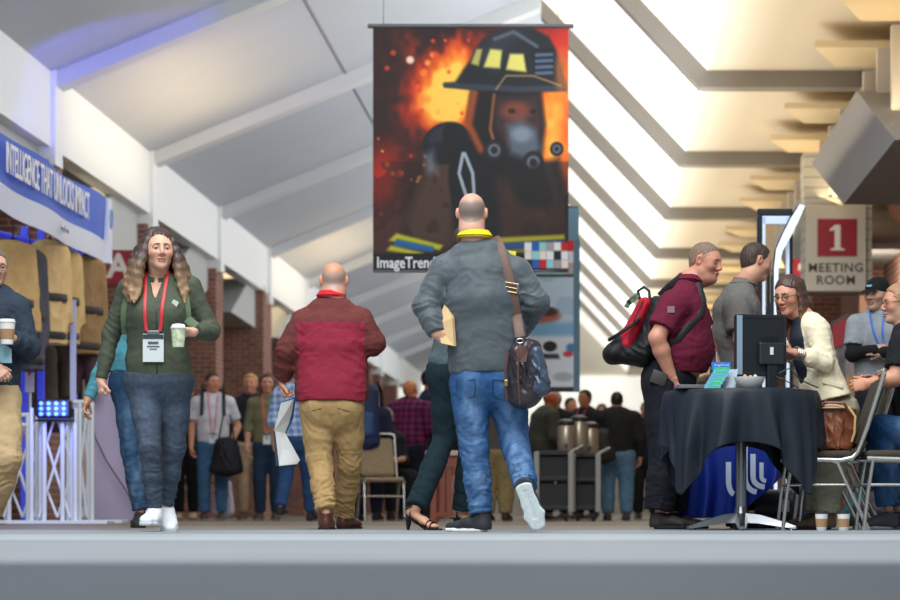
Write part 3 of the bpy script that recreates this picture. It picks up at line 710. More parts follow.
# ---------------------------------------------------------------- hanging banners
def grid_print(name,x0,x1,y,z0,z1,img,parent,mm,rip=0):
    """a printed cloth: one vertex per printed dot"""
    h,w_=img.shape[:2]; nx,nz=w_,h
    X,Zz=np.meshgrid(np.linspace(x0,x1,nx),np.linspace(z1,z0,nz)); Y=y+rip*np.sin(X*5.3)*np.cos(Zz*1.1)
    V=np.stack([X,Y,Zz],-1).reshape(-1,3); i=np.arange(nz-1)[:,None]*nx+np.arange(nx-1)[None]; Q=np.stack([i,i+nx,i+nx+1,i+1],-1).reshape(-1,4)
    back=V+np.array([0,.006,0]); n=len(V); edge=list(range(nx))+[r*nx+nx-1 for r in range(1,nz)]+[(nz-1)*nx+c for c in range(nx-2,-1,-1)]+[r*nx for r in range(nz-2,0,-1)]
    faces=[tuple(q) for q in Q.tolist()]+[tuple(a+n for a in q[::-1]) for q in Q.tolist()]+[(a,b,b+n,a+n) for a,b in zip(edge,edge[1:]+edge[:1])]
    me=bpy.data.meshes.new(name); me.from_pydata(np.concatenate([V,back]).tolist(),[],faces)
    ca=me.color_attributes.new('Col','FLOAT_COLOR','POINT'); c=np.ones((2*n,4),np.float32); lin=np.where(img<=.04045,img/12.92,((img+.055)/1.055)**2.4).reshape(-1,3); c[:n,:3]=lin; c[n:,:3]=.7; ca.data.foreach_set('color',c.ravel())
    return link(name,me,mm,parent,False)
pm=mat('print_cloth','#ffffff',.7,attr=True)
class Paint:
    """u right, v down, both in picture-free units 0..1 of the print's width and height"""
    def __init__(s,w,h,col):
        s.w,s.h=w,h; s.I=np.ones((h,w,3),np.float32)*np.array(col,np.float32); s.V,s.U=np.meshgrid(np.linspace(0,1,h),np.linspace(0,1,w),indexing='ij'); s.P=np.stack([s.U.ravel(),s.V.ravel(),np.zeros(w*h)],-1).astype(np.float32)
    def mix(s,w,c,a=1): 
        if isinstance(c,str): c=[int(c.strip('#')[i:i+2],16)/255 for i in (0,2,4)]
        w=(np.clip(w,0,1)*a)[...,None]; s.I=s.I*(1-w)+np.array(c,np.float32)*w
    def ell(s,cx,cy,rx,ry,c,a=1,soft=.15,rot=0):
        du,dv=s.U-cx,(s.V-cy); co_,si=math.cos(rot),math.sin(rot); x=(du*co_+dv*si)/rx; y=(-du*si+dv*co_)/ry
        s.mix((1-np.sqrt(x*x+y*y))/soft+.5,c,a)
    def poly(s,pts,c,a=1,soft=.006):
        pts=np.array(pts,float); ins=np.zeros(s.U.shape,bool); dist=np.full(s.U.shape,9.)
        for (x0,y0),(x1,y1) in zip(pts,np.roll(pts,-1,0)):
            cond=((y0>s.V)!=(y1>s.V)); ins^=cond&(s.U<(x1-x0)*(s.V-y0)/((y1-y0) if y1!=y0 else 1e-9)+x0)
            L2=(x1-x0)**2+(y1-y0)**2+1e-9; t=np.clip(((s.U-x0)*(x1-x0)+(s.V-y0)*(y1-y0))/L2,0,1); dist=np.minimum(dist,np.hypot(s.U-x0-t*(x1-x0),s.V-y0-t*(y1-y0)))
        s.mix(np.where(ins,dist,-dist)/soft*.5+.5,c,a)
    def line(s,pts,wd,c,a=1,soft=.004):
        d=np.full(s.U.shape,9.)
        for (x0,y0),(x1,y1) in zip(pts,pts[1:]):
            L2=(x1-x0)**2+(y1-y0)**2+1e-9; t=np.clip(((s.U-x0)*(x1-x0)+(s.V-y0)*(y1-y0))/L2,0,1); d=np.minimum(d,np.hypot(s.U-x0-t*(x1-x0),s.V-y0-t*(y1-y0)))
        s.mix((wd-d)/soft+.5,c,a)
    def noise(s,fx,fy,seed=0): return vnoise(s.P*np.array([fx,fy,1],np.float32)+seed*1.7,seed).reshape(s.h,s.w)
def firefighter_print():
    p=Paint(230,285,(.13,.08,.09)); n=p.noise(7,6,1)*.6+p.noise(15,13,2)*.3+p.noise(34,30,3)*.2
    def blob(cx,cy,rx,ry): return np.exp(-(((p.U-cx)/rx)**2+((p.V-cy)/ry)**2))
    p.mix(.75*blob(.1,.3,.5,.6)+.35*n,'#4a2a26'); p.mix(blob(.04,.62,.09,.14)+.3*n,'#d8341a',.85); p.mix(blob(.95,.06,.25,.12)+.2*n,'#c8341c')
    f=blob(.40,.20,.15,.20)+blob(.36,.34,.15,.12)*.8+.25*blob(.3,.3,.3,.4)+.75*n; p.mix((f-.45)*2.4,'#b83c18'); p.mix((f-.78)*2.6,'#ee7c22'); p.mix((f-1.15)*3,'#ffd060')
    g=blob(.93,.42,.14,.36)+.5*n; p.mix((g-.35)*2.2,'#d64a1a'); p.mix((g-.65)*2.4,'#f9922a'); p.mix((g-1.05)*3,'#ffd070')
    rs=np.random.RandomState(4)
    for i in range(46):
        u,v,r=rs.uniform(.02,.5),rs.uniform(.05,.8),rs.uniform(.004,.016)**1; p.ell(u,v,r*1.3,r,['#ff9030','#ffb860','#e85a20'][i%3],.8,.6)
    p.ell(.19,.135,.02,.016,'#ffe8d8',.9,.5); p.ell(.1,.88,.2,.14,'#6a4038',.7,.8)
    # coat
    p.poly([(.13,.97),(.12,.86),(.24,.62),(.36,.53),(.5,.50),(.66,.56),(.85,.60),(.98,.74),(1.0,.98)],'#3d2c26'); p.poly([(.15,.84),(.25,.62),(.36,.53),(.42,.58),(.40,.90),(.2,.88)],'#5d4436',.9,.03)
    p.poly([(.66,.60),(.84,.60),(.97,.74),(.98,.88),(.60,.88)],'#4a3328',.9,.03); p.mix(.4*(p.V>.55)*(n>.1),'#2a1e1c')
    p.poly([(.42,.46),(.60,.46),(.66,.92),(.42,.92)],'#1d1a20',1,.02)
    p.ell(.87,.70,.055,.06,'#8a4a2a',.8,.8)
    # reflective bands
    for q,c in ((((.08,.875),(.12,.845),(.36,.895),(.34,.915)),'#c9c832'),(((.1,.90),(.12,.868),(.31,.90),(.31,.925)),'#2c6fa8'),(((.07,.915),(.09,.895),(.26,.925),(.25,.94)),'#c9c832'),(((.58,.865),(.98,.85),(.98,.872),(.58,.89)),'#b8b42e'),(((.58,.888),(.98,.872),(.98,.9),(.58,.915)),'#2f5f9a'),(((.6,.915),(.98,.9),(.98,.918),(.6,.93)),'#8f8c34')): p.poly(q,c,.95,.006)
    # air bottle and straps
    p.ell(.375,.475,.125,.085,'#171b24',1,.1,-.2); p.ell(.34,.44,.07,.03,'#3a4250',.8,.6,-.5); p.poly([(.26,.52),(.31,.5),(.33,.6),(.27,.6)],'#9aa6b0',.6,.02)
    p.line([(.40,.44),(.44,.52),(.43,.62),(.46,.78)],.045,'#14161c',1,.01); p.line([(.47,.52),(.51,.60),(.52,.72),(.48,.70),(.44,.60),(.46,.52)],.008,'#b9c6d0',.9); p.line([(.50,.72),(.50,.93)],.012,'#30343c',.9)
    # hood, face and mask
    p.poly([(.50,.26),(.60,.22),(.86,.26),(.88,.40),(.86,.55),(.78,.62),(.60,.60),(.50,.52),(.48,.38)],'#1a171a',1,.015)
    p.line([(.52,.27),(.49,.40),(.55,.50)],.018,'#b8642a',.8,.02); p.line([(.62,.28),(.60,.42),(.63,.5)],.008,'#d08a50',.7,.01)
    p.poly([(.63,.29),(.84,.28),(.87,.40),(.80,.50),(.68,.49),(.62,.40)],'#4a3030',1,.02); p.ell(.73,.345,.075,.04,'#8a4c38',.9,.7); p.ell(.71,.345,.02,.010,'#1a1010',.8,.5); p.ell(.82,.345,.018,.010,'#1a1010',.8,.5)
    p.poly([(.68,.40),(.76,.38),(.84,.42),(.86,.50),(.80,.55),(.70,.52)],'#6d7884',.9,.02); p.ell(.76,.44,.05,.03,'#9fb0bd',.6,.8)
    for cx,cy,r in ((.62,.505,.052),(.82,.555,.055),(.94,.50,.035)): p.ell(cx,cy,r,r*.85,'#23252a',1,.15); p.ell(cx,cy,r*.62,r*.52,'#8c949c',.8,.4); p.ell(cx,cy,r*.35,r*.3,'#2a2c30',1,.4)
    p.poly([(.66,.55),(.78,.58),(.95,.54),(.98,.66),(.90,.76),(.74,.72)],'#211d20',.95,.02); p.line([(.90,.58),(.93,.66),(.95,.74)],.02,'#3a3034',.9,.01)
    # helmet
    p.poly([(.36,.235),(.42,.225),(.50,.13),(.56,.05),(.68,.005),(.80,.0),(.90,.04),(.94,.10),(.99,.235),(.99,.262),(.80,.265),(.58,.262),(.44,.25)],'#20252d',1,.008)
    p.poly([(.52,.12),(.60,.04),(.72,.01),(.80,.01),(.70,.08),(.62,.18)],'#39424e',.8,.03); p.line([(.37,.238),(.50,.245),(.75,.255),(.98,.25)],.012,'#3d4652',1,.006)
    p.poly([(.565,.165),(.60,.09),(.66,.095),(.65,.17)],'#d9d37a',1,.006); p.poly([(.68,.175),(.70,.11),(.77,.11),(.785,.185)],'#d9d37a',1,.006); p.poly([(.50,.15),(.53,.09),(.56,.09),(.54,.16)],'#b9b46a',1,.006)
    p.line([(.62,.05),(.72,.02),(.84,.08)],.008,'#6d7680',.8,.006); p.poly([(.81,.09),(.92,.085),(.945,.20),(.83,.215)],'#12151b',1,.006)
    for i in range(4): p.line([(.835,.115+.025*i),(.915,.112+.025*i)],.007,'#5f7a90',.9,.004)
    p.line([(.63,.255),(.68,.20),(.82,.20),(.96,.24)],.004,'#c8a070',.7,.004); p.ell(.97,.18,.04,.09,'#d98a40',.6,.8)
    p.mix((p.V-.928)/.006+.5,'#15171b')
    pal=['#2a6ab8','#9ed0d0','#b0a8a4','#e6e4e6','#c8202c','#e8dcd0','#14181a']
    g=[[3,0,1,2,3,4],[5,1,5,3,6,3],[6,0,4,1,2,5]]
    for r in range(3):
        for c in range(6): u0=.775+c*.0375; v0=.882+r*.036; p.poly([(u0,v0),(u0+.0375,v0),(u0+.0375,v0+.036),(u0,v0+.036)],pal[g[r][c]],1,.003)
    return p.I**1.25
D1=24.0
def hang_banner():
    x0,x1,z0,z1=XW(373,D1),XW(568.5,D1),ZW(271,D1),ZW(27,D1); c=((x0+x1)/2,D1,z0)
    t=empty('hanging_banner',c,'tall hanging banner printed with a firefighter in helmet and breathing mask against flames','banner')
    o=grid_print('printed_cloth',x0-c[0],x1-c[0],0,0,z1-z0,firefighter_print(),t,pm,rip=.004)
    k=MB(); k.cyl((x0-c[0]-.05,0.01,z1-z0+.01),(x1-c[0]+.05,0.01,z1-z0+.01),.022); k.cyl((x0-c[0],0.01,.0),(x1-c[0],0.01,.0),.014); k.build('rod',mat('rod_grey','#5a5a5e',.4,.6),t,True)
    k=MB()
    for x in (x0-c[0]+.1,x1-c[0]-.1): k.cyl((x,0.01,z1-z0),(x,0.01,7.0-z0),.004,n=6)
    k.build('suspension_wire',mat('wire','#777777',.4,.6),t)
    text_obj('printed_lettering','ImageTrend',.150,mat('lettering_white','#e8e8ea',.6),o,(x0-c[0]+.035,-.012,.075),align='LEFT',bold=.002,sx=.78)
hang_banner()
def blocks_print():
    p=Paint(100,240,(.86,.89,.92)); rs=np.random.RandomState(2); pal=['#2a6ab8','#9ed0d0','#b0a8a4','#e6e4e6','#c8202c','#e8dcd0','#14181a','#a8d8d4','#e0e4ea','#8fb8b0','#23262a','#3a6fae']
    g=[[1,4,0,1,8,3,4],[8,3,1,5,3,10,8],[6,10,11,4,7,1,2]]
    for r in range(3):
        for c in range(7): p.poly([(c/7,.0+r*.075),((c+1)/7,r*.075),((c+1)/7,(r+1)*.075),(c/7,(r+1)*.075)],pal[g[r][c]],1,.003)
    p.mix(((p.V>.225)&(p.V<.245))*1.,'#3a4650'); p.mix(((p.V>.245)&(p.V<.63))*1.,'#bfd3e2'); n=p.noise(6,10,4); p.mix(((p.V>.245)&(p.V<.63))*(n>.1),'#9db9cf',.6)
    p.ell(.62,.50,.2,.05,'#a8604c',1,.4); p.ell(.70,.47,.1,.03,'#3c2a28',.9,.5); p.poly([(.0,.56),(1,.54),(1,.63),(0,.63)],'#6fa8cf',.8,.02)
    p.ell(.72,.70,.07,.035,'#23272c',1,.2); p.poly([(.64,.75),(.80,.75),(.82,.78),(.62,.78)],'#23272c',1,.01); p.ell(.45,.76,.05,.03,'#4a90c8',.8,.4); p.ell(.93,.71,.05,.03,'#3f74b4',.9,.4); p.ell(.9,.75,.05,.02,'#c0343c',.9,.4); p.ell(.6,.87,.10,.04,'#8fc4e0',.8,.5); p.ell(.85,.9,.1,.03,'#9aa4aa',.7,.5)
    p.mix((p.V-.965)/.006,'#2b2d30'); p.mix((p.U>.955)*1.,'#5d7f92'); return p.I
def hang_banner2():
    D=27.; x0,x1,z0,z1=XW(478,D),XW(578,D),ZW(392,D),ZW(240,D); c=((x0+x1)/2,D,z0)
    t=empty('hanging_banner',c,'pale banner with coloured squares and small pictures hanging behind the firefighter banner','banner'); grid_print('printed_cloth',x0-c[0],x1-c[0],0,0,z1-z0,blocks_print(),t,pm)
    k=MB(); x=x1-c[0]; k.box2(x-.12,x+.01,.02,.05,z1-z0-.05,z1-z0+.36); k.box2(x-.02,x+.02,.02,.05,0,z1-z0); k.build('banner_edge',mat('edge_teal','#5d7f92',.6),t)
    k=MB(); k.cyl((x0-c[0],.03,z1-z0+.36),(x1-c[0],.03,z1-z0+.36),.015); k.build('rod',mat('rod_grey','#5a5a5e',.4,.6),t,True)
hang_banner2()
# ---------------------------------------------------------------- room signs
cream_sign=mat('sign_cream','#cfcbbd',.6); red_sign=mat('sign_red','#9a1a2e',.5); ink=mat('sign_ink','#3f3a36',.6); whitep=mat('sign_white','#e8e4dc',.6)
def serif_one(parent,c,h,m):
    k=MB(); P=[(-.10,.5),(.12,.5),(.12,-.40),(.27,-.44),(.27,-.5),(-.27,-.5),(-.27,-.44),(-.11,-.40),(-.11,.30),(-.30,.26),(-.30,.32)]
    k.prism([(c[0]+x*h,c[1],c[2]+z*h) for x,z in P],(0,-.006,0)); return k.build('numeral',m,parent)
def sign1():
    D=31.2; x0,x1,z0,z1=XW(805.5,D),XW(866,D),ZW(291,D),ZW(205,D); c=((x0+x1)/2,D,z0)
    t=empty('room_sign',c,'cream sign with a white 1 on a red square reading MEETING ROOM','sign'); w2=(x1-x0)/2; H=z1-z0
    k=MB(); k.box2(-w2,w2,0,.05,0,H,.004); k.build('sign_board',cream_sign,t)
    k=MB(); sx0,sx1,sz0,sz1=XW(817.5,D)-c[0],XW(857,D)-c[0],ZW(256.5,D)-z0,ZW(219,D)-z0; k.box2(sx0,sx1,-.012,0,sz0,sz1); r=k.build('red_square',red_sign,t)
    serif_one(r,((sx0+sx1)/2,-.013,(sz0+sz1)/2),(sz1-sz0)*.68,whitep)
    text_obj('lettering','MEETING',.155,ink,t,(.0,-.004,ZW(268,D)-z0),bold=.0025,spacing=1.1); text_obj('lettering','ROOM',.155,ink,t,(0,-.004,ZW(280.5,D)-z0),bold=.0025,spacing=1.1)
def red_letter_sign(label,D,px0,px1,py0,py1,txt,size,m2=None):
    x0,x1,z0,z1=XW(px0,D),XW(px1,D),ZW(py1,D),ZW(py0,D); c=((x0+x1)/2,D,z0); t=empty('room_sign',c,label,'sign')
    k=MB(); k.box2(x0-c[0],x1-c[0],0,.05,0,z1-z0); k.build('red_panel',red_sign,t); text_obj('lettering',txt,size,whitep,t,(0,-.004,(z1-z0)/2),bold=.012); return t
sign1(); red_letter_sign('red room sign with a white letter A above the end of the booth',30,103,134,250,284,'A',.40); red_letter_sign('dark red room sign with a white 2 partly hidden by the kiosk',32.6,791,821,259,292,'2',.42)
# ---------------------------------------------------------------- booth at the left
def booth_header():
    X=-4.82; y0,y1=17.5,25.0; t=empty('booth_header_banner',(X,y1,2.6),'blue and white fabric header lettered INTELLIGENCE THAT UNLOCKS IMPACT above the booth','banner')
    def zt(y): return .03*math.sin(y*3.1)
    k=MB(); k.grid(lambda u,v:(.02*math.sin(u*23)+.03*v*math.sin(u*15),-(y1-y0)*(1-u),.19+.42*v+.0*zt(u)),60,6,thick=.01); k.build('blue_cloth',mat('header_blue','#0f50c4',.6),t,True)
    k=MB(); k.grid(lambda u,v:(.02*math.sin(u*23)+.01,-(y1-y0)*(1-u),-.03+.22*v),60,4,thick=.01); wcl=k.build('white_hem',mat('header_white','#d3d6e2',.7),t,True)
    k=MB(); k.box2(-.02,.045,-.18,.0,-.03,.62,.01); e=k.build('end_return',mat('header_white','#d3d6e2',.7),t)
    k=MB(); k.tube([(.05,-.09+.055*math.cos(a),.42+.09*math.sin(a)) for a in np.linspace(0,6.283,20,endpoint=False)],.012,6,closed=True); k.build('round_logo',mat('logo_blue','#7d96c8',.5),e,True)
    text_obj('lettering','INTELLIGENCE THAT UNLOCKS IMPACT',.36,whitep,t,(.045,-2.85,.40),rot=(math.pi/2,0,math.pi/2),sx=.52,bold=.002)
    text_obj('small_lettering','ImageTrend',.075,mat('ink_grey','#7a7c88',.6),t,(.05,-2.3,.07),rot=(math.pi/2,0,math.pi/2))
booth_header()
def booth_truss():
    m=mat('truss_silver','#d3d6dc',.4); D=21.5
    def panel(px0,px1,py0,py1,D,g,label,depth=.30,feet=True):
        x0,x1,z0,z1=XW(px0,D),XW(px1,D),max(.03,ZW(py1,D)),ZW(py0,D); t=empty('truss_section',(x0,D,0),label,'truss',None)
        for xx in (0,x1-x0):
            k=MB()
            for dx,dy in ((-.055,0),(.055,0),(0,depth*.35)): k.cyl((xx+dx,dy,z0),(xx+dx,dy,z1),.020,n=10)
            k.build('upright',m,t,True)
        k=MB(); n=3
        for s_ in (0,1):
            k.cyl((0 if s_ else x1-x0,.03,z0+.03),(x1-x0 if s_ else 0,.03,z1*.92),.013,n=8)
            k.cyl((.0 if s_ else (x1-x0),.10,z0+.4),((x1-x0)*.55,.10,z0+.03),.012,n=8); k.cyl((.0 if s_ else (x1-x0),.10,z0+.5),((x1-x0)*.5,.10,z1*.95),.012,n=8)
        k.build('brace',m,t,True)
        k=MB()
        for zz in (z1,z1-.09): k.cyl((0,0,zz),(x1-x0,0,zz),.020,n=10)
        k.build('top_rail',m,t,True)
        if feet: k=MB(); k.box2(-.25,x1-x0+.35,-.12,.22,0,.03,.005); k.build('base_plate',m,t)
    panel(38,69,408,522,21.5,None,'silver truss frame under the blue lamp, between the two others'); panel(3,34,415,522,22.3,None,'silver truss frame nearest the left edge of the booth'); panel(74,86,402,522,23,None,'narrow silver truss frame beside the lavender drape')
booth_truss()
def booth_lamp():
    D=21.4; c=(XW(53,D),D,ZW(418,D)); t=empty('stage_lamp',c,'small blue glowing LED stage lamp on the truss','lamp')
    k=MB(); k.box2(-.15,.15,.0,.12,-.0,.16,.02); k.build('housing',mat('lamp_black','#15151c',.4),t)
    k=MB()
    for i in range(4):
        for j in range(3): k.cyl((-.10+.065*i,-.002,.035+.045*j),(-.10+.065*i,-.016,.035+.045*j),.017,n=10)
    k.build('led',mat('led_blue','#3050ff',.3,emit='#3a5cff',es=6),t)
    k=MB(); k.tube([(-.16,.05,.08),(-.17,.05,-.02),(.17,.05,-.02),(.16,.05,.08)],.010,8); k.build('yoke',mat('lamp_black','#15151c',.4),t,True)
    l=bpy.data.lights.new('led_glow','POINT'); l.energy=14; l.color=(.15,.2,1); l.shadow_soft_size=.1; o=bpy.data.objects.new('led_glow',l); C.objects.link(o); o.location=(c[0],D-.3,c[2]+.1)
booth_lamp()
def coat(t_label,D,px,py0,w_,h_,col,grp,col2='#2a2622'):
    """bunker coat on a hanger: body, two sleeves, bands"""
    c=np.array([XW(px,D),D,ZW(py0,D)]); t=empty('turnout_coat',c,t_label,'coat',grp,rz=R(58))
    S=SDF(); S.noise=.008
    S.cone((0,0,-.10),(0,0,-h_+.02),w_*.42,w_*.5,.09,.11,k=.04,cut1=True)
    for sg in (-1,1): S.cone((sg*w_*.36,0,-.12),(sg*w_*.58,.02,-h_*.78),.085,.075,k=.05,cut1=True)
    S.fold((0,-.1,-h_*.5),.35,(1,0,.1),30,.02,1.2)
    b=S.mesh('coat_body',.016,fabric(col.strip('#')+'_gear',col,.75,var=.12,vs=6,bump=.1),t)
    for z in (-h_*.55,-h_*.9):
        k=MB(); k.tube([(w_*.48*math.cos(a)*1.03,.115*math.sin(a),z) for a in np.linspace(0,6.283,20,endpoint=False)],.02,8,flat=(.006,.035),closed=True,up=None)
        k.build('reflective_band',mat('band_dark',col2,.6),b,True)
    k=MB(); k.cyl((-w_*.35,0,-.10),(0,0,0),.012); k.cyl((w_*.35,0,-.10),(0,0,0),.012); k.cyl((0,0,0),(0,0,.12),.006); k.build('hanger',mat('lamp_black','#15151c',.4),t)
coat('tan protective coat hanging at the left end of the booth rail',22.2,13,238,.46,1.05,'#c9a468',None); coat('dark grey protective coat hanging between two tan coats',22.6,30,246,.28,1.15,'#4a4a50',None)
coat('tan protective coat hanging in the middle of the booth rail',23.0,50,238,.38,1.0,'#d2b078',None); coat('narrow tan coat with a blue lining hanging right of the middle coat',23.6,64,246,.34,.95,'#c8a870',None); coat('brown hanging coat at the right end of the booth rail',24.3,86,254,.42,1.0,'#8f7048',None)
def booth_rest():
    k=MB(); 
    t=empty('coat_rack',(XW(40,24.8),24.8,0),'tall blue lit metal frame of the booth holding the coats','frame')
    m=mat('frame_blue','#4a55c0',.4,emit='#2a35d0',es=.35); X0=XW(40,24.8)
    for i,(px,D) in enumerate(((-6,22.5),(24.5,23.2),(41,23.5),(74,24.4))):
        k=MB(); k.box2(XW(px,D)-X0-.03,XW(px,D)-X0+.03,D-24.8-.03,D-24.8+.03,.0,2.75); k.build('post',m,t)
    k=MB(); k.cyl((XW(-6,22.5)-X0,22.5-24.8,2.62),(XW(98,25)-X0,.2,2.62),.03); k.build('top_rail',m,t,True)
    D=24.9; c=np.array([XW(58,D),D,ZW(396,D)])
    k=MB(); k.grid(lambda u,v:(-1.3+1.65*u,.05*math.sin(u*40),-.0+1.95*v),70,3,thick=.01); o=k.build('backdrop_curtain',fabric('curtain_dark','#3c3a5c',.8,var=.3,vs=3,col2='#54404a'),None,True,loc=(c[0],D+.3,.9)); tag(o,'dark violet curtain behind the hanging coats of the booth','curtain')
    for i,(px,py,col,lab) in enumerate(((40,338,'#54483c','brown protective trousers hanging under the middle coats'),(56,334,'#4b4238','dark olive protective trousers hanging left of the white booth post'),(84,330,'#4a3438','maroon protective trousers hanging beside the teal sleeve'))):
        D=24.0+.2*i; cc=np.array([XW(px,D),D,ZW(py,D)]); t2=empty('turnout_trousers',cc,lab,'trousers'); S=SDF(); S.noise=.008; S.cone((0,0,-.03),(0,0,-.2),.13,.16,.07,.09,k=.04,cut0=True)
        for sg in (-1,1): S.cone((sg*.08,0,-.15),(sg*.10,0,-.62),.085,.075,k=.03,cut1=True)
        S.mesh('trouser_cloth',.016,fabric('gear'+col.strip('#'),col),t2); k=MB(); k.cyl((-.14,0,0),(.14,0,0),.012); k.cyl((0,0,0),(0,0,.12),.006); k.build('hanger',mat('lamp_black','#15151c',.4),t2)
    D=22.8; 
    def banner_strip(px0,px1,py0,py1,D,col,lab,bar=None):
        t3=empty('banner_stand',(XW((px0+px1)/2,D),D,ZW(py1,D)),lab,'banner'); w2=(XW(px1,D)-XW(px0,D))/2; H=ZW(py0,D)-ZW(py1,D); k=MB(); k.box2(-w2,w2,0,.012,0,H); k.build('printed_panel',mat('strip'+col.strip('#'),col,.5),t3)
        if bar: 
            k=MB(); k.prism([(0,-.003,H*.62),(w2*.5,-.003,H*.5),(0,-.003,H*.38),(-w2*.5,-.003,H*.5)],(0,-.004,0)); k.build('printed_mark',mat('bar_red',bar,.5),t3)
        k=MB(); k.cyl((0,.03,-ZW(py1,D)+.02),(0,.03,H),.012); k.box2(-w2,w2,-.05,.1,-ZW(py1,D),-ZW(py1,D)+.03); k.build('stand',mat('truss_silver','#d3d6dc',.4),t3)
    banner_strip(25,34,352,392,22.9,'#cfc6d8','narrow white banner stand with a red diamond beside the man with the coffee','#c8304a')
    banner_strip(97,106,272,345,26,'#5c9fd8','light blue banner stand at the end of the booth')
    banner_strip(70,76,300,410,23.4,'#b4b8dc','slim white lit banner beside the middle coats')
    # lavender drape with cable
    D=24.5; x0=XW(85,D); x1=XW(140,D); t4=empty('drape',(x0,D,0),'pale lavender curved fabric drape at the booth end','drape')
    def dr(u,v): 
        top=2.0; xx=(x1-x0)*(u*(1-.38*v)); return (xx+.06*(1-v)*math.sin(v*5),.10*math.sin(u*3)+.12*v,top*v+.02)
    k=MB(); k.grid(dr,40,30,thick=.012); k.build('drape_cloth',mat('lavender','#a79cb4',.7,var=.05,vs=2),t4,True)
    k=MB(); k.tube([(.08,-.05,1.05),(.10,-.05,.85),(.22,-.05,.6),(.42,-.05,.3),(.52,-.05,.1),(.56,-.05,.01)],.008,6); k.build('cable',mat('cable_dark','#3a3640',.6),t4,True)
    k=MB(); k.box2(-.01,.05,-.06,-.02,.02,2.0); k.build('side_pole',mat('pole_tan','#b09a80',.5),t4)
booth_rest()
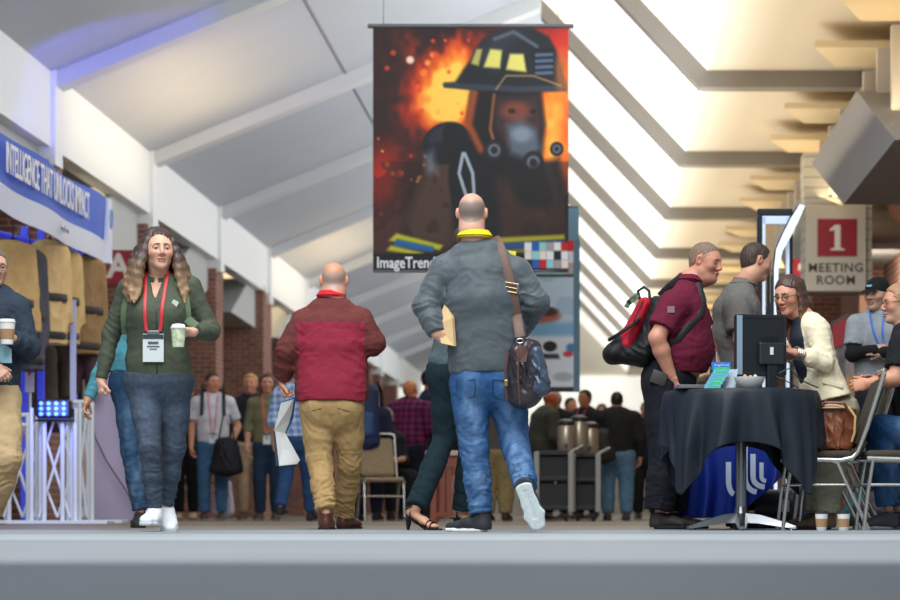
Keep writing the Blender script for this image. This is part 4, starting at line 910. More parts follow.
# woman in the olive pullover
def woman_olive():
    f=Fig('woman with long wavy brown hair in an olive zip pullover, carrying a green drink',13.9,153); P=f.P
    f.neckbase=P(158,277,.02)
    f.torso([(158,287,.02,.135,.085),(158,303,.01,.168,.112),(158,322,-.005,.172,.132),(157,345,0,.150,.112),(158,362,0,.168,.118),(160,378,0,.188,.125)],yaw=178)
    f.head(159,251,-.035,yaw=160,pitch=-2,sc=.99,skin='#d3a288',pink='#b8604f',fem=1,jaw=.92,neck=.047,nose=.95,lip='#a04a48',brow='#4d3627',iris='#3a4440',gaze=-.05)
    L=f.arm((129,288,.02),(112,332,.05),(101,380,.02),hand=((.0,-.1,-1),(.8,.5,0),1,1.0,.82),r=(.05,.038,.026))
    Rr=f.arm((190,287,.02),(211,331,.03),(192,332,-.20),hand=((-.75,-.42,.02),(-.1,-.6,-.85),-1,.75,.92),r=(.05,.038,.026))
    l1=f.leg((144,384,.0),(150,449,-.12),(155,511,-.06)); l2=f.leg((175,384,.02),(174,447,.06),(167,508,.16))
    f.finish()
    green=fabric('olive_knit','#464c3d',.7,bump=.08); jean=fabric('grey_denim','#3f4955',.9,attr=True,var=.22,vs=40)
    def ex(S):
        for sg in (-1,1): S.add(lambda p,c=f.P(158,313,0)+f.fwd*.075+f.side*.075*sg:ell(p,c,(.075,.068,.07)),P(158,313,0)-.2,P(158,313,0)+.2,.05)
    s=f.top(green,[L,Rr],hem=P(158,377),loose=.0,r=(.060,.048,.033),neckr=.058,fold=.008,vneck=.11,extra=ex,neckup=-.012,name='pullover')
    def jc(V):
        c=np.ones((len(V),3),np.float32)*np.array(srgb('#3b4553'),np.float32); k=np.zeros(len(V))
        for l in (l1,l2):
            q=(l[0]+l[1])/2+np.array([0,-.08,0]); k+=np.exp(-(((V-q)/np.array([.05,.1,.2]))**2).sum(1)); q=l[1]+np.array([0,-.06,-.2]); k+=.5*np.exp(-(((V-q)/np.array([.03,.1,.14]))**2).sum(1))
        return c*(1+.5*k[:,None])
    f.trousers(jean,[l1,l2],(159,374,0),r=(.094,.060,.040),hipab=(.188,.130),colfn=jc,name='jeans',fold=.008,cut=.95,k=.025)
    f.shoe(l1[2]+np.array([0,0,.0]),(-.12,-1,.02),up=(0,.05,1),m='#e2e4e6',sole='#cfd3d6',L=.255,lace='#f2f2f2',z=.03)
    f.shoe(l2[2],(.25,-.9,-.35),up=(0,-.3,.9),m='#e2e4e6',sole='#cfd3d6',L=.255,lace='#f2f2f2')
    # hair: a crown and many wavy locks
    hm=mat('hair_brown','#5b4030',.5,attr=True,var=.3,vs=55,stretch=(1,1,.15),spec=.6,bump=.12,bs=90)
    S=SDF(); c=f.hc; Rm=f.hR.astype(np.float32); cf=c.astype(np.float32)
    def crown(p):
        h=(p-cf)@Rm; d=ell(h,(0,-.022,.036),(.082,.098,.090)); x=np.abs(h[:,0]-.012)
        op=np.minimum(h[:,1]-.035-(h[:,2]>.085)*.2, .062-x-.6*np.maximum(h[:,2]-.02,0)); op=np.minimum(op,.088-h[:,2]-x*.6)
        return smax(d+.0015*np.sin(h[:,0]*330+h[:,2]*90+4*np.sin(h[:,1]*30)),op,.012)
    S.add(crown,c-.16,c+.16,0)
    rg=random.Random(5); H=f.H
    for i in range(46):
        sg=-1 if i%2 else 1; u=(i//2)/22; ph=rg.random()*6; az=R(34+138*u)   # round the head from brow to nape
        L_=.30+.07*rg.random()-.10*abs(u-.15); pts=[]
        for j in range(13):
            t=j/12; a=min(t*2.6,1)*1.5
            rr=.079+.003*math.sin(i*2.3)
            if t<.40: # over the crown from the parting
                lx=sg*rr*math.sin(a)*math.sin(az)*.93+.012*(1-min(t*2.6,1)); ly=-.02+rr*1.08*math.sin(a)*math.cos(az)*.95*(.75 if u<.2 else 1); lz=.036+rr*1.03*math.cos(a)
                if u<.3: lx=sg*max(abs(lx),.060*min(t*3,1)+.02*t); 
                q=H(lx,ly,lz); last=q; la=az
            else:
                tt=(t-.40)/.60; out=.052*math.sin(min(tt*1.3,1)*1.57)+.035*tt
                wv=.016*math.sin(tt*9+ph)*min(1,tt*2.5)
                dirv=f.hR[:,0]*sg*(abs(math.sin(la))*.85+.25)+f.hR[:,1]*math.cos(la)*.35
                q=last+dirv*(out+wv)+np.array([.006*math.sin(tt*8+ph*3),-.03*tt if u<.45 else 0,-L_*tt])
            pts.append(q)
        for j in range(12):
            g=lambda t: .012 if t<.4 else .006+.017*math.sin((t-.4)/.6*2.75+.35)
            r0,r1=g(j/12),g((j+1)/12)
            S.cone(pts[j],pts[j+1],r0,r1,r0*.6,r1*.6,side=f.hR[:,0],k=.016)
    ztop=c[2]
    def hc(V):
        t=np.clip((ztop-.02-V[:,2])/.26,0,1)[:,None]; return np.array(srgb('#38241a'),np.float32)*(1-t)+np.array(srgb('#a07c58'),np.float32)*t
    S.fold(c-np.array([0,0,.1]),.3,(1,.1,0),240,.0012,1.3); S.mesh('hair',.0035,hm,f.root,colfn=hc)
    f.lanyard(mat('lanyard_red','#c22a30',.5),P(158,333)+np.array([0,-.17,0]),badge=True,bw=.115,bh=.155,spread=.040,bm=mat('badge_white','#c9d0d0',.4),pts=None)
    # backpack straps, zip, chest logo, watch
    k=MB()
    for sg,xs in ((-1,(140,136,134,132,131,128)),(1,(178,182,184,185,186,193))):
        ys=(284,292,301,312,322,335); pl=[P(xs[0]+sg,276,.12),P(xs[0],277,.05),P(xs[0],278,.0)]+[f.S.surf(P(x,y),(sg*.25,-1,.15),.008) for x,y in zip(xs,ys)]
        k.tube(pl,.02,10,flat=(.026,.006),up=(0,-1,.2))
    k.build('backpack_strap',fabric('strap_olive','#5c6a52'),f.root,True)
    k=MB(); k.tube([f.S.surf(P(160,y),f.fwd,.002) for y in (296,305,315,325,335,345,355,365,375)],.003,6); k.build('zip',mat('zip','#1f2622',.4),s,True)
    k=MB(); k.box(f.S.surf(P(178,305),f.fwd,.004),(.035,.006,.03),Matrix.Rotation(.5,4,'Y')); k.build('chest_logo',mat('logo_pale','#b9c2b8',.7),s)
    wr=Rr[2]-nrm(Rr[2]-Rr[1])*.03; k=MB(); d=nrm(Rr[2]-Rr[1]); k.cyl(wr-d*.012,wr+d*.012,.034,.032,24); k.build('watch',mat('watch_black','#15171a',.3),f.root,True)
    h=Rr[2]+nrm((-.75,-.42,.02))*.085
    cpos=np.array([h[0]+.012,h[1]-.035,h[2]-.045])+np.array([f.X,f.D,0])
    t=empty('drink_cup',cpos,'clear plastic cup of green iced drink held by the woman in the olive pullover','cup')
    k=MB(); k.lathe((0,0,-.045),[(.001,0),(.031,0),(.041,.10),(.038,.10),(.029,.006)]); k.build('cup_wall',mat('cup_green','#9aae6a',.25,col2='#e8ecd8',vs=40,coat=.5),t,True)
    k=MB(); k.lathe((0,0,.055),[(.044,0),(.045,.006),(.041,.008),(.034,.024),(.010,.030)]); k.build('lid',mat('cup_lid','#d8dfd2',.2,coat=.4),t,True)
    return f
woman_olive()
khaki=fabric('khaki_twill','#a98a5c',.9,var=.10,vs=30)
denim=fabric('blue_denim','#2f5f96',.9,attr=True,var=.2,vs=50,bs=400)
def denimcol(base,legs,fwd=1,amt=.55,s=None):
    """worn lighter denim on the thighs and shins"""
    def f(V):
        bs_=np.array(srgb(base),np.float32); pl=np.array(srgb('#8fadc9'),np.float32); k=np.zeros(len(V))
        for l in legs:
            for q,r in (((l[0]+l[1])/2,.20),(l[1]*.45+l[2]*.55,.16)): k+=np.exp(-(((V-q)[:,[0,2]]/np.array([.055,r]))**2).sum(1))
        n=vnoise(V.astype(np.float32)*np.array([30,30,14],np.float32),3)
        w=np.clip(amt*.42*k*(.75+.6*n),0,1)[:,None]; return (bs_*(1-w)+pl*w)*(1+.18*n)[:,None]
    return f
def man_red():
    f=Fig('bald man in a burgundy sweater and khaki trousers walking away with papers in his hand',15.6,332); P=f.P
    f.neckbase=P(331,299,0)
    f.torso([(331,310,0,.130,.085),(331,327,0,.178,.115),(332,346,-.005,.192,.130),(332,370,0,.205,.135),(332,388,0,.210,.15),(332,403,0,.214,.155)],yaw=0)
    f.head(334,281.5,.03,yaw=-3,pitch=8,sc=1.0,skin='#cf9376',pink='#b8553c',fat=.006,neck=.064,fringe=('#a79c94',.6),frtop=.05)
    L=f.arm((304,322,0),(288,350,-.02),(282,379,.06),hand=((.02,.15,-1),(1,.0,0),1,.75))
    Rr=f.arm((360,321,0),(373,343,.0),(362,333,.24),hand=((-.6,.7,.3),(-.3,-.3,-1),-1,.5))
    l1=f.leg((317,412,0),(320,462,-.02),(326,513,-.20)); l2=f.leg((347,412,0),(350,462,.10),(344,516,.30))
    f.finish()
    knit=fabric('burgundy_knit','#8e2238',.85,attr=True,var=.10,vs=60,stretch=(1,1,4))
    nb=f.neckbase
    def cf(V):
        a=np.array(srgb('#8c2438'),np.float32); b=np.array(srgb('#6b3430'),np.float32); c=np.tile(a,(len(V),1))
        z=P(0,323)[2]; arm=(V[:,0]<P(299,0)[0]-.0-(V[:,2]-1.1)*.02)|(V[:,0]>P(366,0)[0]); m=(V[:,2]>z)|arm; c[m]=b; c[arm&(V[:,2]<z)]*=.85
        n=vnoise(V.astype(np.float32)*np.array([40,40,160],np.float32),2); c*=(1+.10*n)[:,None]; return c
    s=f.top(knit,[L,Rr],hem=P(332,401),r=(.074,.064,.048),fold=.012,noise=.004,loose=.008,colfn=cf,name='sweater',collar=True,matc=fabric('collar_red','#c22230'),neckup=.022,neckr=.070)
    f.trousers(khaki,[l1,l2],(332,398,0),r=(.104,.078,.060),hipab=(.190,.140),fold=.016,noise=.005,butt=1,k=.025)
    k=MB(); 
    for sx in (-1,1): k.tube([f.T.surf(P(332+sx*(8+3*i),409+.8*i),(0,-1,0),.002) for i in range(6)],.0035,6)
    k.build('pocket_welt',mat('khaki_shade','#7d6136',.9),f.root,True)
    f.shoe(l1[2],(-.1,1,-.0),up=(0,0,1),m='#4a2418',sole='#241510',style='dress',L=.30,w=1.05,z=.0)
    f.shoe(l2[2],(.35,1,0),up=(0,0,1),m='#4a2418',sole='#241510',style='dress',L=.30,w=1.05,z=.0)
    # papers in the left hand
    h=L[2]+np.array([.01,.0,-.085]); o=h+np.array([f.X,f.D,0])
    t=empty('brochure',o,'open white booklet with a blue cover hanging from the hand of the man in burgundy','booklet')
    Q=lambda px,py,dy=0: P(px,py,dy)-h
    k=MB(); k.prism([Q(281,403,.0),Q(294,399,.05),Q(291,418,.09),Q(285,433,.08),Q(274,431,.0)],(.0,.012,0)); k.build('page_block',mat('paper','#d9dcda',.7),t)
    k=MB(); k.prism([Q(274,431,.0),Q(285,433,.08),Q(300,460,.10),Q(297,464,.08),Q(279,466,-.02)],(.0,.012,0)); k.build('page_block',mat('paper','#d9dcda',.7),t)
    k=MB(); k.prism([Q(281,402,.013),Q(296,397,.065),Q(293,419,.105),Q(286,434,.095),Q(284,430,.09),Q(289,416,.1),Q(291,402,.06)],(.0,.004,0)); k.build('cover',mat('cover_blue','#2767b0',.4),t)
    k=MB(); k.prism([Q(273,431,.0),Q(276,466,-.02),Q(297,467,.08),Q(297,465,.08),Q(279,465,-.02),Q(275,431,0)],(.0,.006,0)); k.build('spine',mat('spine_dark','#1b2a3a',.5),t)
def man_grey():
    f=Fig('man in a charcoal softshell jacket and blue jeans walking away with a shoulder bag',13.66,484); P=f.P
    f.neckbase=P(475,241,0)
    f.torso([(477,255,0,.145,.09),(480,274,0,.195,.118),(483,300,-.01,.208,.14),(486,335,0,.202,.135),(488,358,0,.206,.138),(489,377,0,.208,.14)],yaw=0)
    f.head(472,214.5,.03,yaw=2,pitch=6,sc=.98,skin='#cb9a82',pink='#b4604a',neck=.062,fringe=('#7d736c',.85),frtop=.066)
    L=f.arm((444,270,0),(426,306,-.04),(437,334,-.11),hand=((.85,-.05,-.45),(.1,1,.1),1,.85,.85))
    Rr=f.arm((517,272,0),(536,302,-.02),(521,331,.16),hand=((-.6,.6,-.3),(-.8,-.6,0),-1,.5))
    l1=f.leg((469,386,0),(474,447,-.02),(481,514,-.05)); l2=f.leg((507,386,0),(514,440,.04),(526,487,-.32))
    f.finish()
    jk=fabric('charcoal_softshell','#4b5358',.55,var=.08,vs=10,sheen=.15)
    s=f.top(jk,[L,Rr],hem=P(487,373),r=(.078,.068,.052),fold=.013,noise=.003,name='jacket',matc=fabric('collar_yellow','#d9c51e'),neckup=.028,neckr=.072,cutsl=.98)
    def on(px,py): return f.S.surf(P(px,py),(0,-1,0),.003)
    k=MB(); 
    for pts in (((442,262),(447,285),(449,310),(449,340),(450,368)),((518,262),(521,290),(521,320),(521,345),(522,368))): k.tube([on(*q) for q in pts],.0022,6)
    k.build('seam',mat('seam_dark','#2d3337',.6),s,True)
    k=MB(); c=on(511,253); k.box(c,(.055,.006,.024),Matrix.Rotation(.12,4,'Y')); k.build('shoulder_logo',mat('logo_yellow','#e0cf2a',.6),s)
    f.trousers(denim,[l1,l2],(488,370,0),r=(.102,.078,.061),hipab=(.185,.13),fold=.015,k=.03,noise=.006,butt=1,colfn=denimcol('#264f7c',[l1,l2],amt=.85),name='jeans',cut=.985)
    for x in (467,503):
        k=MB()
        q=[f.T.surf(P(x+a,b),(0,-1,0),.002) for a,b in ((-9,381),(0,382),(9,381),(9.5,389),(8.5,397),(0,401),(-8.5,397),(-9.5,389))]; k.tube(q,.0028,6,closed=True); k.build('pocket_seam',mat('seam_blue','#16304f',.9),f.root,True)
    f.shoe(l1[2],(-.82,.50,0),up=(0,0,1),m='#23262b',sole='#e8e6e0',L=.305,w=1.1,z=.0,lace='#1a1a1a')
    f.shoe(l2[2],(.30,.10,-.85),up=(0.10,1,.12),m='#2a3340',sole='#d3dbd9',L=.31,w=1.15,sm=mat('sole_grey','#c6d0cf',.7,var=.12,vs=60))
    # tan folder tucked under the left arm
    t=empty('document_folder',P(443,325,-.13)+np.array([f.X,f.D,0]),'tan paper folder held at the hip of the man in the charcoal jacket','folder')
    k=MB(); B=P(443,325,-.13); k.prism([P(445,302,-.06)-B,P(452,318,-.13)-B,P(454,346,-.15)-B,P(441,343,-.14)-B,P(437,325,-.10)-B],(.012,.02,0)); k.build('folder_cover',mat('kraft','#c9ab7c',.8,var=.06),t)
    # shoulder bag
    bx=P(526,372,-.13); t=empty('shoulder_bag',bx+np.array([f.X,f.D,0]),'dark brown leather messenger bag hanging on a wide strap from the charcoal jacket','bag')
    Q=lambda px,py,dy=0: P(px,py,dy)-bx
    S=SDF(); S.cone(Q(522,352,-.13),Q(524,396,-.13),.075,.095,.055,.07,side=(1,0.1,0),k=.03); S.cone(Q(531,350,-.12),Q(537,385,-.12),.06,.07,.05,.06,side=(1,0,0),k=.05)
    S.noise=.006
    for a in range(4): S.fold(Q(515+a*8,370,-.18),.10,(1,0,.25),60,.010,a*1.7)
    bag=S.mesh('bag_body',.006,mat('bag_leather','#33282a',.32,col2='#1d2027',vs=8,bump=.03,bs=60,coat=.1),t)
    S=SDF(); S.cone(Q(536,352,-.15),Q(541,388,-.15),.035,.055,.045,.05,side=(1,0,0)); 
    for a in range(3): S.fold(Q(536+a*3,375,-.17),.09,(1,0,.4),70,.010,a*2.7)
    S.mesh('bag_flap',.005,mat('bag_sheen','#39455a',.28,bump=.03,bs=50,coat=.15),t)
    k=MB(); k.tube([Q(508,352,-.19),Q(505,375,-.205),Q(507,400,-.19)],.007,8); k.tube([Q(519,350,-.2),Q(518,375,-.215),Q(520,404,-.19)],.006,8); k.build('piping',mat('piping_brown','#5a3b34',.35),bag,True)
    k=MB(); k.box(Q(506,383,-.215),(.02,.012,.035),None,.003); k.build('buckle',mat('brass','#b99a55',.3,1),bag)
    k=MB(); pl=[(494,238,.10),(496,239,.02),]; PL=[Q(*q) for q in pl]+[f.S.surf(P(x,y),(0,-1,.15),.008)-bx for x,y in ((499,246),(503,258),(507,272),(511,288),(514,303),(517,318))]+[Q(519,330,-.17),Q(520,337,-.18)]
    k.tube(PL,.02,10,flat=(.027,.0045),up=(0,-1,.1)); st=k.build('strap',mat('strap_brown','#5f4539',.6,var=.1,vs=30),t,True)
    c=f.S.surf(P(512,293),(0,-1,.15),.016)-bx; k=MB(); Rt=Matrix.Rotation(.18,4,'Y')
    for dx,dz,w_,h_ in ((0,.024,.074,.007),(0,-.024,.074,.007),(-.034,0,.007,.05),(.034,0,.007,.05),(0,0,.07,.005)): k.box(Matrix.Translation([float(v) for v in c])@Rt@Vector((dx,0,dz)),(w_,.008,h_),Rt,.002)
    k.build('strap_buckle',mat('buckle_gold','#c2ab84',.3,1),st)
    k=MB(); c=Q(520,341,-.185); k.tube([c+np.array([.02*math.cos(a),0,.012*math.sin(a)]) for a in np.linspace(0,6.283,14,endpoint=False)],.004,6,closed=True); k.cyl(c-np.array([0,0,.012]),c-np.array([0,0,.055]),.007); k.lathe(c-np.array([0,.0,.075]),[(.003,0),(.014,.006),(.016,.016),(.008,.026)]); k.build('snap_hook',mat('clip_metal','#9a9a9a',.3,1),t,True)
    k=MB(); k.prism([Q(515,350,-.2),Q(524,344,-.205),Q(528,352,-.2),Q(526,362,-.205),Q(519,362,-.205)],(0,.012,0)); k.build('strap_tab',mat('bag_tab','#5b3d33',.35,coat=.2),t)
def woman_heels():
    f=Fig('woman in dark teal jeans and black heeled sandals, half hidden by the jacketed man',15.1,462); P=f.P
    f.neckbase=P(466,268,.0)
    f.torso([(465,276,0,.13,.08),(464,292,0,.16,.105),(461,320,0,.150,.10),(457,345,0,.145,.10),(453,362,0,.165,.12)],yaw=35)
    f.head(470,245,.05,yaw=40,sc=.95,skin='#c99678',fem=1,neck=.046)
    L=f.arm((447,290,.03),(441,326,.0),(455,345,.15),hand=((.6,.4,.1),(0,0,-1),1,.5))
    Rr=f.arm((480,290,-.02),(482,325,.0),(470,345,.15),hand=((-.2,.8,.1),(0,0,-1),-1,.5))
    l1=f.leg((446,378,.0),(444,440,.05),(416,508,-.18),r=(.066,.042,.028)); l2=f.leg((464,378,.02),(470,445,.15),(463,511,.2))
    # feet
    for an,toe in ((l1[2],(.8,-.55,0)),(l2[2],(.75,-.6,0))):
        t=nrm(toe); z0=np.array([an[0],an[1],0.])-t*.05; hz=.075
        f.body.chain([(an,.026,.026),(np.array([z0[0],z0[1],hz+.035])+t*.02,.027,.027)],k=.02)
        f.body.chain([(np.array([z0[0],z0[1],hz+.03])+t*.01,.026,.026),(np.array([z0[0],z0[1],.055])+t*.11,.032,.022),(np.array([z0[0],z0[1],.025])+t*.17,.036,.016),(np.array([z0[0],z0[1],.022])+t*.205,.030,.012)],side=np.cross(t,(0,0,1)),k=.02)
        k=MB(); sd=np.cross(t,(0,0,1.)); b=np.array([z0[0],z0[1],0.])
        k.cyl(b-t*.01+np.array([0,0,0]),b-t*.005+np.array([0,0,hz]),.008,.022,12)
        prof=[(-.03,hz),(.02,hz),(.08,.045),(.14,.012),(.22,.010)]
        for a,bb in zip(prof,prof[1:]): 
            k.prism([b+t*a[0]+sd*.032+np.array([0,0,a[1]]),b+t*bb[0]+sd*.038+np.array([0,0,bb[1]]),b+t*bb[0]-sd*.038+np.array([0,0,bb[1]]),b+t*a[0]-sd*.032+np.array([0,0,a[1]])],(0,0,-.010))
        for y,z,w_,h_ in ((.155,.012,.040,.040),(.185,.012,.038,.032),(.03,hz,.032,.055)):
            k.tube([b+t*y+sd*w_*math.cos(a)+np.array([0,0,z+h_*math.sin(a)]) for a in np.linspace(0,math.pi,9)],.012,8,flat=(.010,.003),up=tuple(t))
        k.tube([b-t*.03+sd*.0+np.array([0,0,hz+.06])]+[b+t*(.02+.035*math.sin(a))*1.0+sd*.036*math.cos(a)+np.array([0,0,hz+.065]) for a in np.linspace(0,math.pi,7)],.005,8)
        k.build('sandal',mat('sandal_black','#14110f',.35),f.root,True)
    f.finish()
    f.hair(mat('hair_darkbrown','#3a2a20',.5,attr=False,var=.3,vs=60),t=.014)
    f.top(fabric('tee_slate','#4a5a5e'),[L,Rr],hem=P(455,368),sl='long',r=(.058,.045,.036),name='shirt',collar=False)
    f.trousers(fabric('teal_black_denim','#10252c',.9,var=.2,vs=40),[l1,l2],(453,364,0),r=(.092,.066,.066),hipab=(.17,.125),fold=.007,butt=1,name='jeans',cut=.99)
man_red(); man_grey(); woman_heels()
def man_purple():
    f=Fig('stout man in a maroon polo and black trousers, backpack on, at the draped table',15.8,668); P=f.P
    f.neckbase=P(689,281,0)
    f.torso([(684,294,0,.150,.10),(682,309,0,.195,.145),(681,330,0,.205,.172),(683,350,0,.21,.182),(681,364,0,.20,.168)],yaw=84,shr=.03)
    f.head(706,262,0,yaw=116,pitch=14,sc=1.04,skin='#c98c74',pink='#b4553f',fat=.008,jaw=1.1,neck=.070,beard=.15,buzz=('#6b5647',.55),brow='#7a5a44',lip='#a4605a',gazez=-.3)
    Rr=f.arm((674,305,-.19),(657,338,-.25),(670,374,-.20),hand=((.35,.1,-1),(.5,.8,.1),-1,.6,1.05),r=(.062,.052,.036))
    L=f.arm((690,304,.19),(704,338,.24),(716,366,.12),hand=((1,.0,-.3),(0,0,-1),1,.4),r=(.06,.05,.035))
    l1=f.leg((663,388,-.1),(666,450,-.12),(659,511,-.14)); l2=f.leg((672,388,.1),(675,450,.12),(672,511,.12))
    f.finish()
    f.hair(mat('hair_buzz','#7d6553',.7,var=.3,vs=80),t=.002,noise=.0008,grow=-.004)
    mr=fabric('maroon_polo','#65152f',.85,var=.10,vs=20)
    def ex(S): S.add(lambda p,c=P(686,354,0):ell(p,c,(.125,.15,.13)),P(691,354)-.2,P(691,354)+.2,.05)
    s=f.top(mr,[Rr,L],hem=P(680,373),r=(.094,.08,.05),sl='short',fold=.010,noise=.005,name='polo_shirt',neckr=.075,neckup=.01,extra=ex)
    k=MB(); k.box(f.S.surf(P(670,312,-.1),(0,-1,0),.003),(.045,.006,.04)); k.build('sleeve_emblem',mat('emblem_grey','#8a6a74',.8),s)
    navy=fabric('black_trousers','#10131c',.85,var=.2,vs=20)
    t=f.trousers(navy,[l1,l2],(672,368,0),r=(.128,.108,.092),hipab=(.19,.165),fold=.015,noise=.006,butt=1,belt=mat('belt_black','#1a1512',.4),cut=.99)
    k=MB(); c=P(659,378,-.215); k.box(c,(.10,.03,.085),Matrix.Rotation(.35,4,'Y'),.006); k.build('phone_holster',mat('holster','#3a3634',.6),t,True)
    f.shoe(l1[2],(1,-.12,0),m='#26221f',sole='#141211',L=.32,w=1.15,z=0,lace='#3a3634'); f.shoe(l2[2],(1,.25,0),m='#26221f',sole='#141211',L=.32,w=1.15,z=0)
    f.lanyard(mat('lanyard_red','#c22a30',.5),P(711,350,-.02),badge=True,bw=.09,bh=.12)
    # backpack
    c0=P(640,335,0); t=empty('backpack',c0+np.array([f.X,f.D,0]),'black and red backpack on the back of the man in the maroon polo','backpack')
    Q=lambda px,py,dy=0: P(px,py,dy)-c0
    S=SDF(); S.noise=.005
    S.cone(Q(657,305),Q(644,352),.13,.155,.055,.085,side=(0,1,0),k=.03); S.cone(Q(644,352),Q(628,352),.14,.13,.085,.075,side=(0,1,0),k=.05)
    S.fold(Q(640,340,-.15),.15,(1,0,.5),70,.010,2)
    b=S.mesh('main_compartment',.007,fabric('nylon_black','#17171a',.6),t)
    S=SDF(); S.cone(Q(645,305),Q(626,345),.105,.130,.045,.065,side=(0,1,0),k=.03); S.noise=.004; S.mesh('front_panel',.006,fabric('nylon_red','#b3122a',.6),t)
    S=SDF(); S.cone(Q(622,345),Q(613,354),.12,.125,.065,.060,side=(0,1,0),k=.03); S.cone(Q(613,354),Q(640,360),.125,.12,.060,.04,side=(0,1,0),k=.03); S.noise=.004; S.mesh('bottom_pocket',.006,fabric('nylon_black','#17171a',.6),t)
    k=MB(); k.tube([Q(609,340,-.07),Q(617,335,-.135),Q(632,325,-.145),Q(640,318,-.12)],.02,8,flat=(.012,.012)); k.tube([Q(644,300,-.10),Q(634,320,-.15),Q(628,340,-.15)],.004,6); k.build('compression_strap',mat('strap_black','#0e0e10',.6),b,True)
    k=MB(); k.tube([Q(640,300,.03),Q(638,291,.03),Q(644,287,.0),Q(649,291,-.03),Q(650,300,-.03)],.010,8); k.build('carry_handle',mat('strap_black','#0e0e10',.6),t,True)
    k=MB(); k.box(Q(633,299,-.12),(.085,.006,.035),Matrix.Rotation(-.7,4,'Y'),.003); k.box(Q(628,304,-.12),(.05,.006,.03),Matrix.Rotation(-1.1,4,'Y'),.003); k.build('luggage_tag',mat('tag_green','#6f7f5a',.5,col2='#22281e',vs=60),t)
    k=MB()
    pl=[Q(660,296,-.1),Q(670,286,-.13)]+[f.S.surf(P(x,y,0)+np.array([0,0,0]),n,.010)-c0 for x,y,n in ((681,285,(0,-.8,1)),(691,291,(.5,-1,.5)),(695,303,(.4,-1,.1)),(694,316,(.2,-1,0)),(688,328,(0,-1,0)),(678,338,(0,-1,-.1)))]+[Q(668,345,-.20),Q(655,350,-.14)]
    k.tube(pl,.02,10,flat=(.024,.006),up=(.3,-1,.1)); k.build('shoulder_strap',mat('strap_black','#0e0e10',.6),t,True)
def man_greypolo():
    f=Fig('man in a dark grey polo standing between the draped table and the kiosk',16.3,742); P=f.P
    f.neckbase=P(743,285,0)
    f.torso([(739,294,0,.15,.095),(737,310,0,.20,.135),(736,340,0,.205,.15),(736,370,0,.2,.145),(737,400,0,.2,.145)],yaw=68)
    f.head(757,262,0,yaw=72,pitch=16,sc=1.0,skin='#cf9c80',pink='#b85f48',neck=.060,brow='#4d3a2c',blush=.7)
    Rr=f.arm((736,308,-.19),(741,340,-.24),(768,352,-.22),hand=((1,0,-.1),(0,0,-1),-1,.4),r=(.055,.046,.032))
    L=f.arm((745,308,.19),(757,338,.22),(780,345,.1),hand=((1,0,-.1),(0,0,-1),1,.4))
    l1=f.leg((735,412,-.09),(738,460,-.1),(735,512,-.12)); l2=f.leg((741,412,.09),(743,460,.12),(745,512,.14)); f.finish()
    f.hair(mat('hair_brown_short','#3f2e24',.6,var=.35,vs=90),t=.008)
    m=fabric('grey_polo','#6b6863',.85,var=.1,vs=20); f.top(m,[Rr,L],hem=P(737,400),r=(.088,.074,.05),sl='short',fold=.010,noise=.005,name='polo_shirt',neckr=.068,neckup=.012)
    f.trousers(fabric('black_trousers','#10131c'),[l1,l2],(738,396,0),r=(.105,.085,.07),hipab=(.19,.14))
    for l in (l1,l2): f.shoe(l[2],(1,.1,0),m='#1a1a1a',sole='#111111',z=0)
    f.lanyard(mat('lanyard_red','#c22a30',.5),P(758,345,0),badge=True,bw=.09,bh=.12)
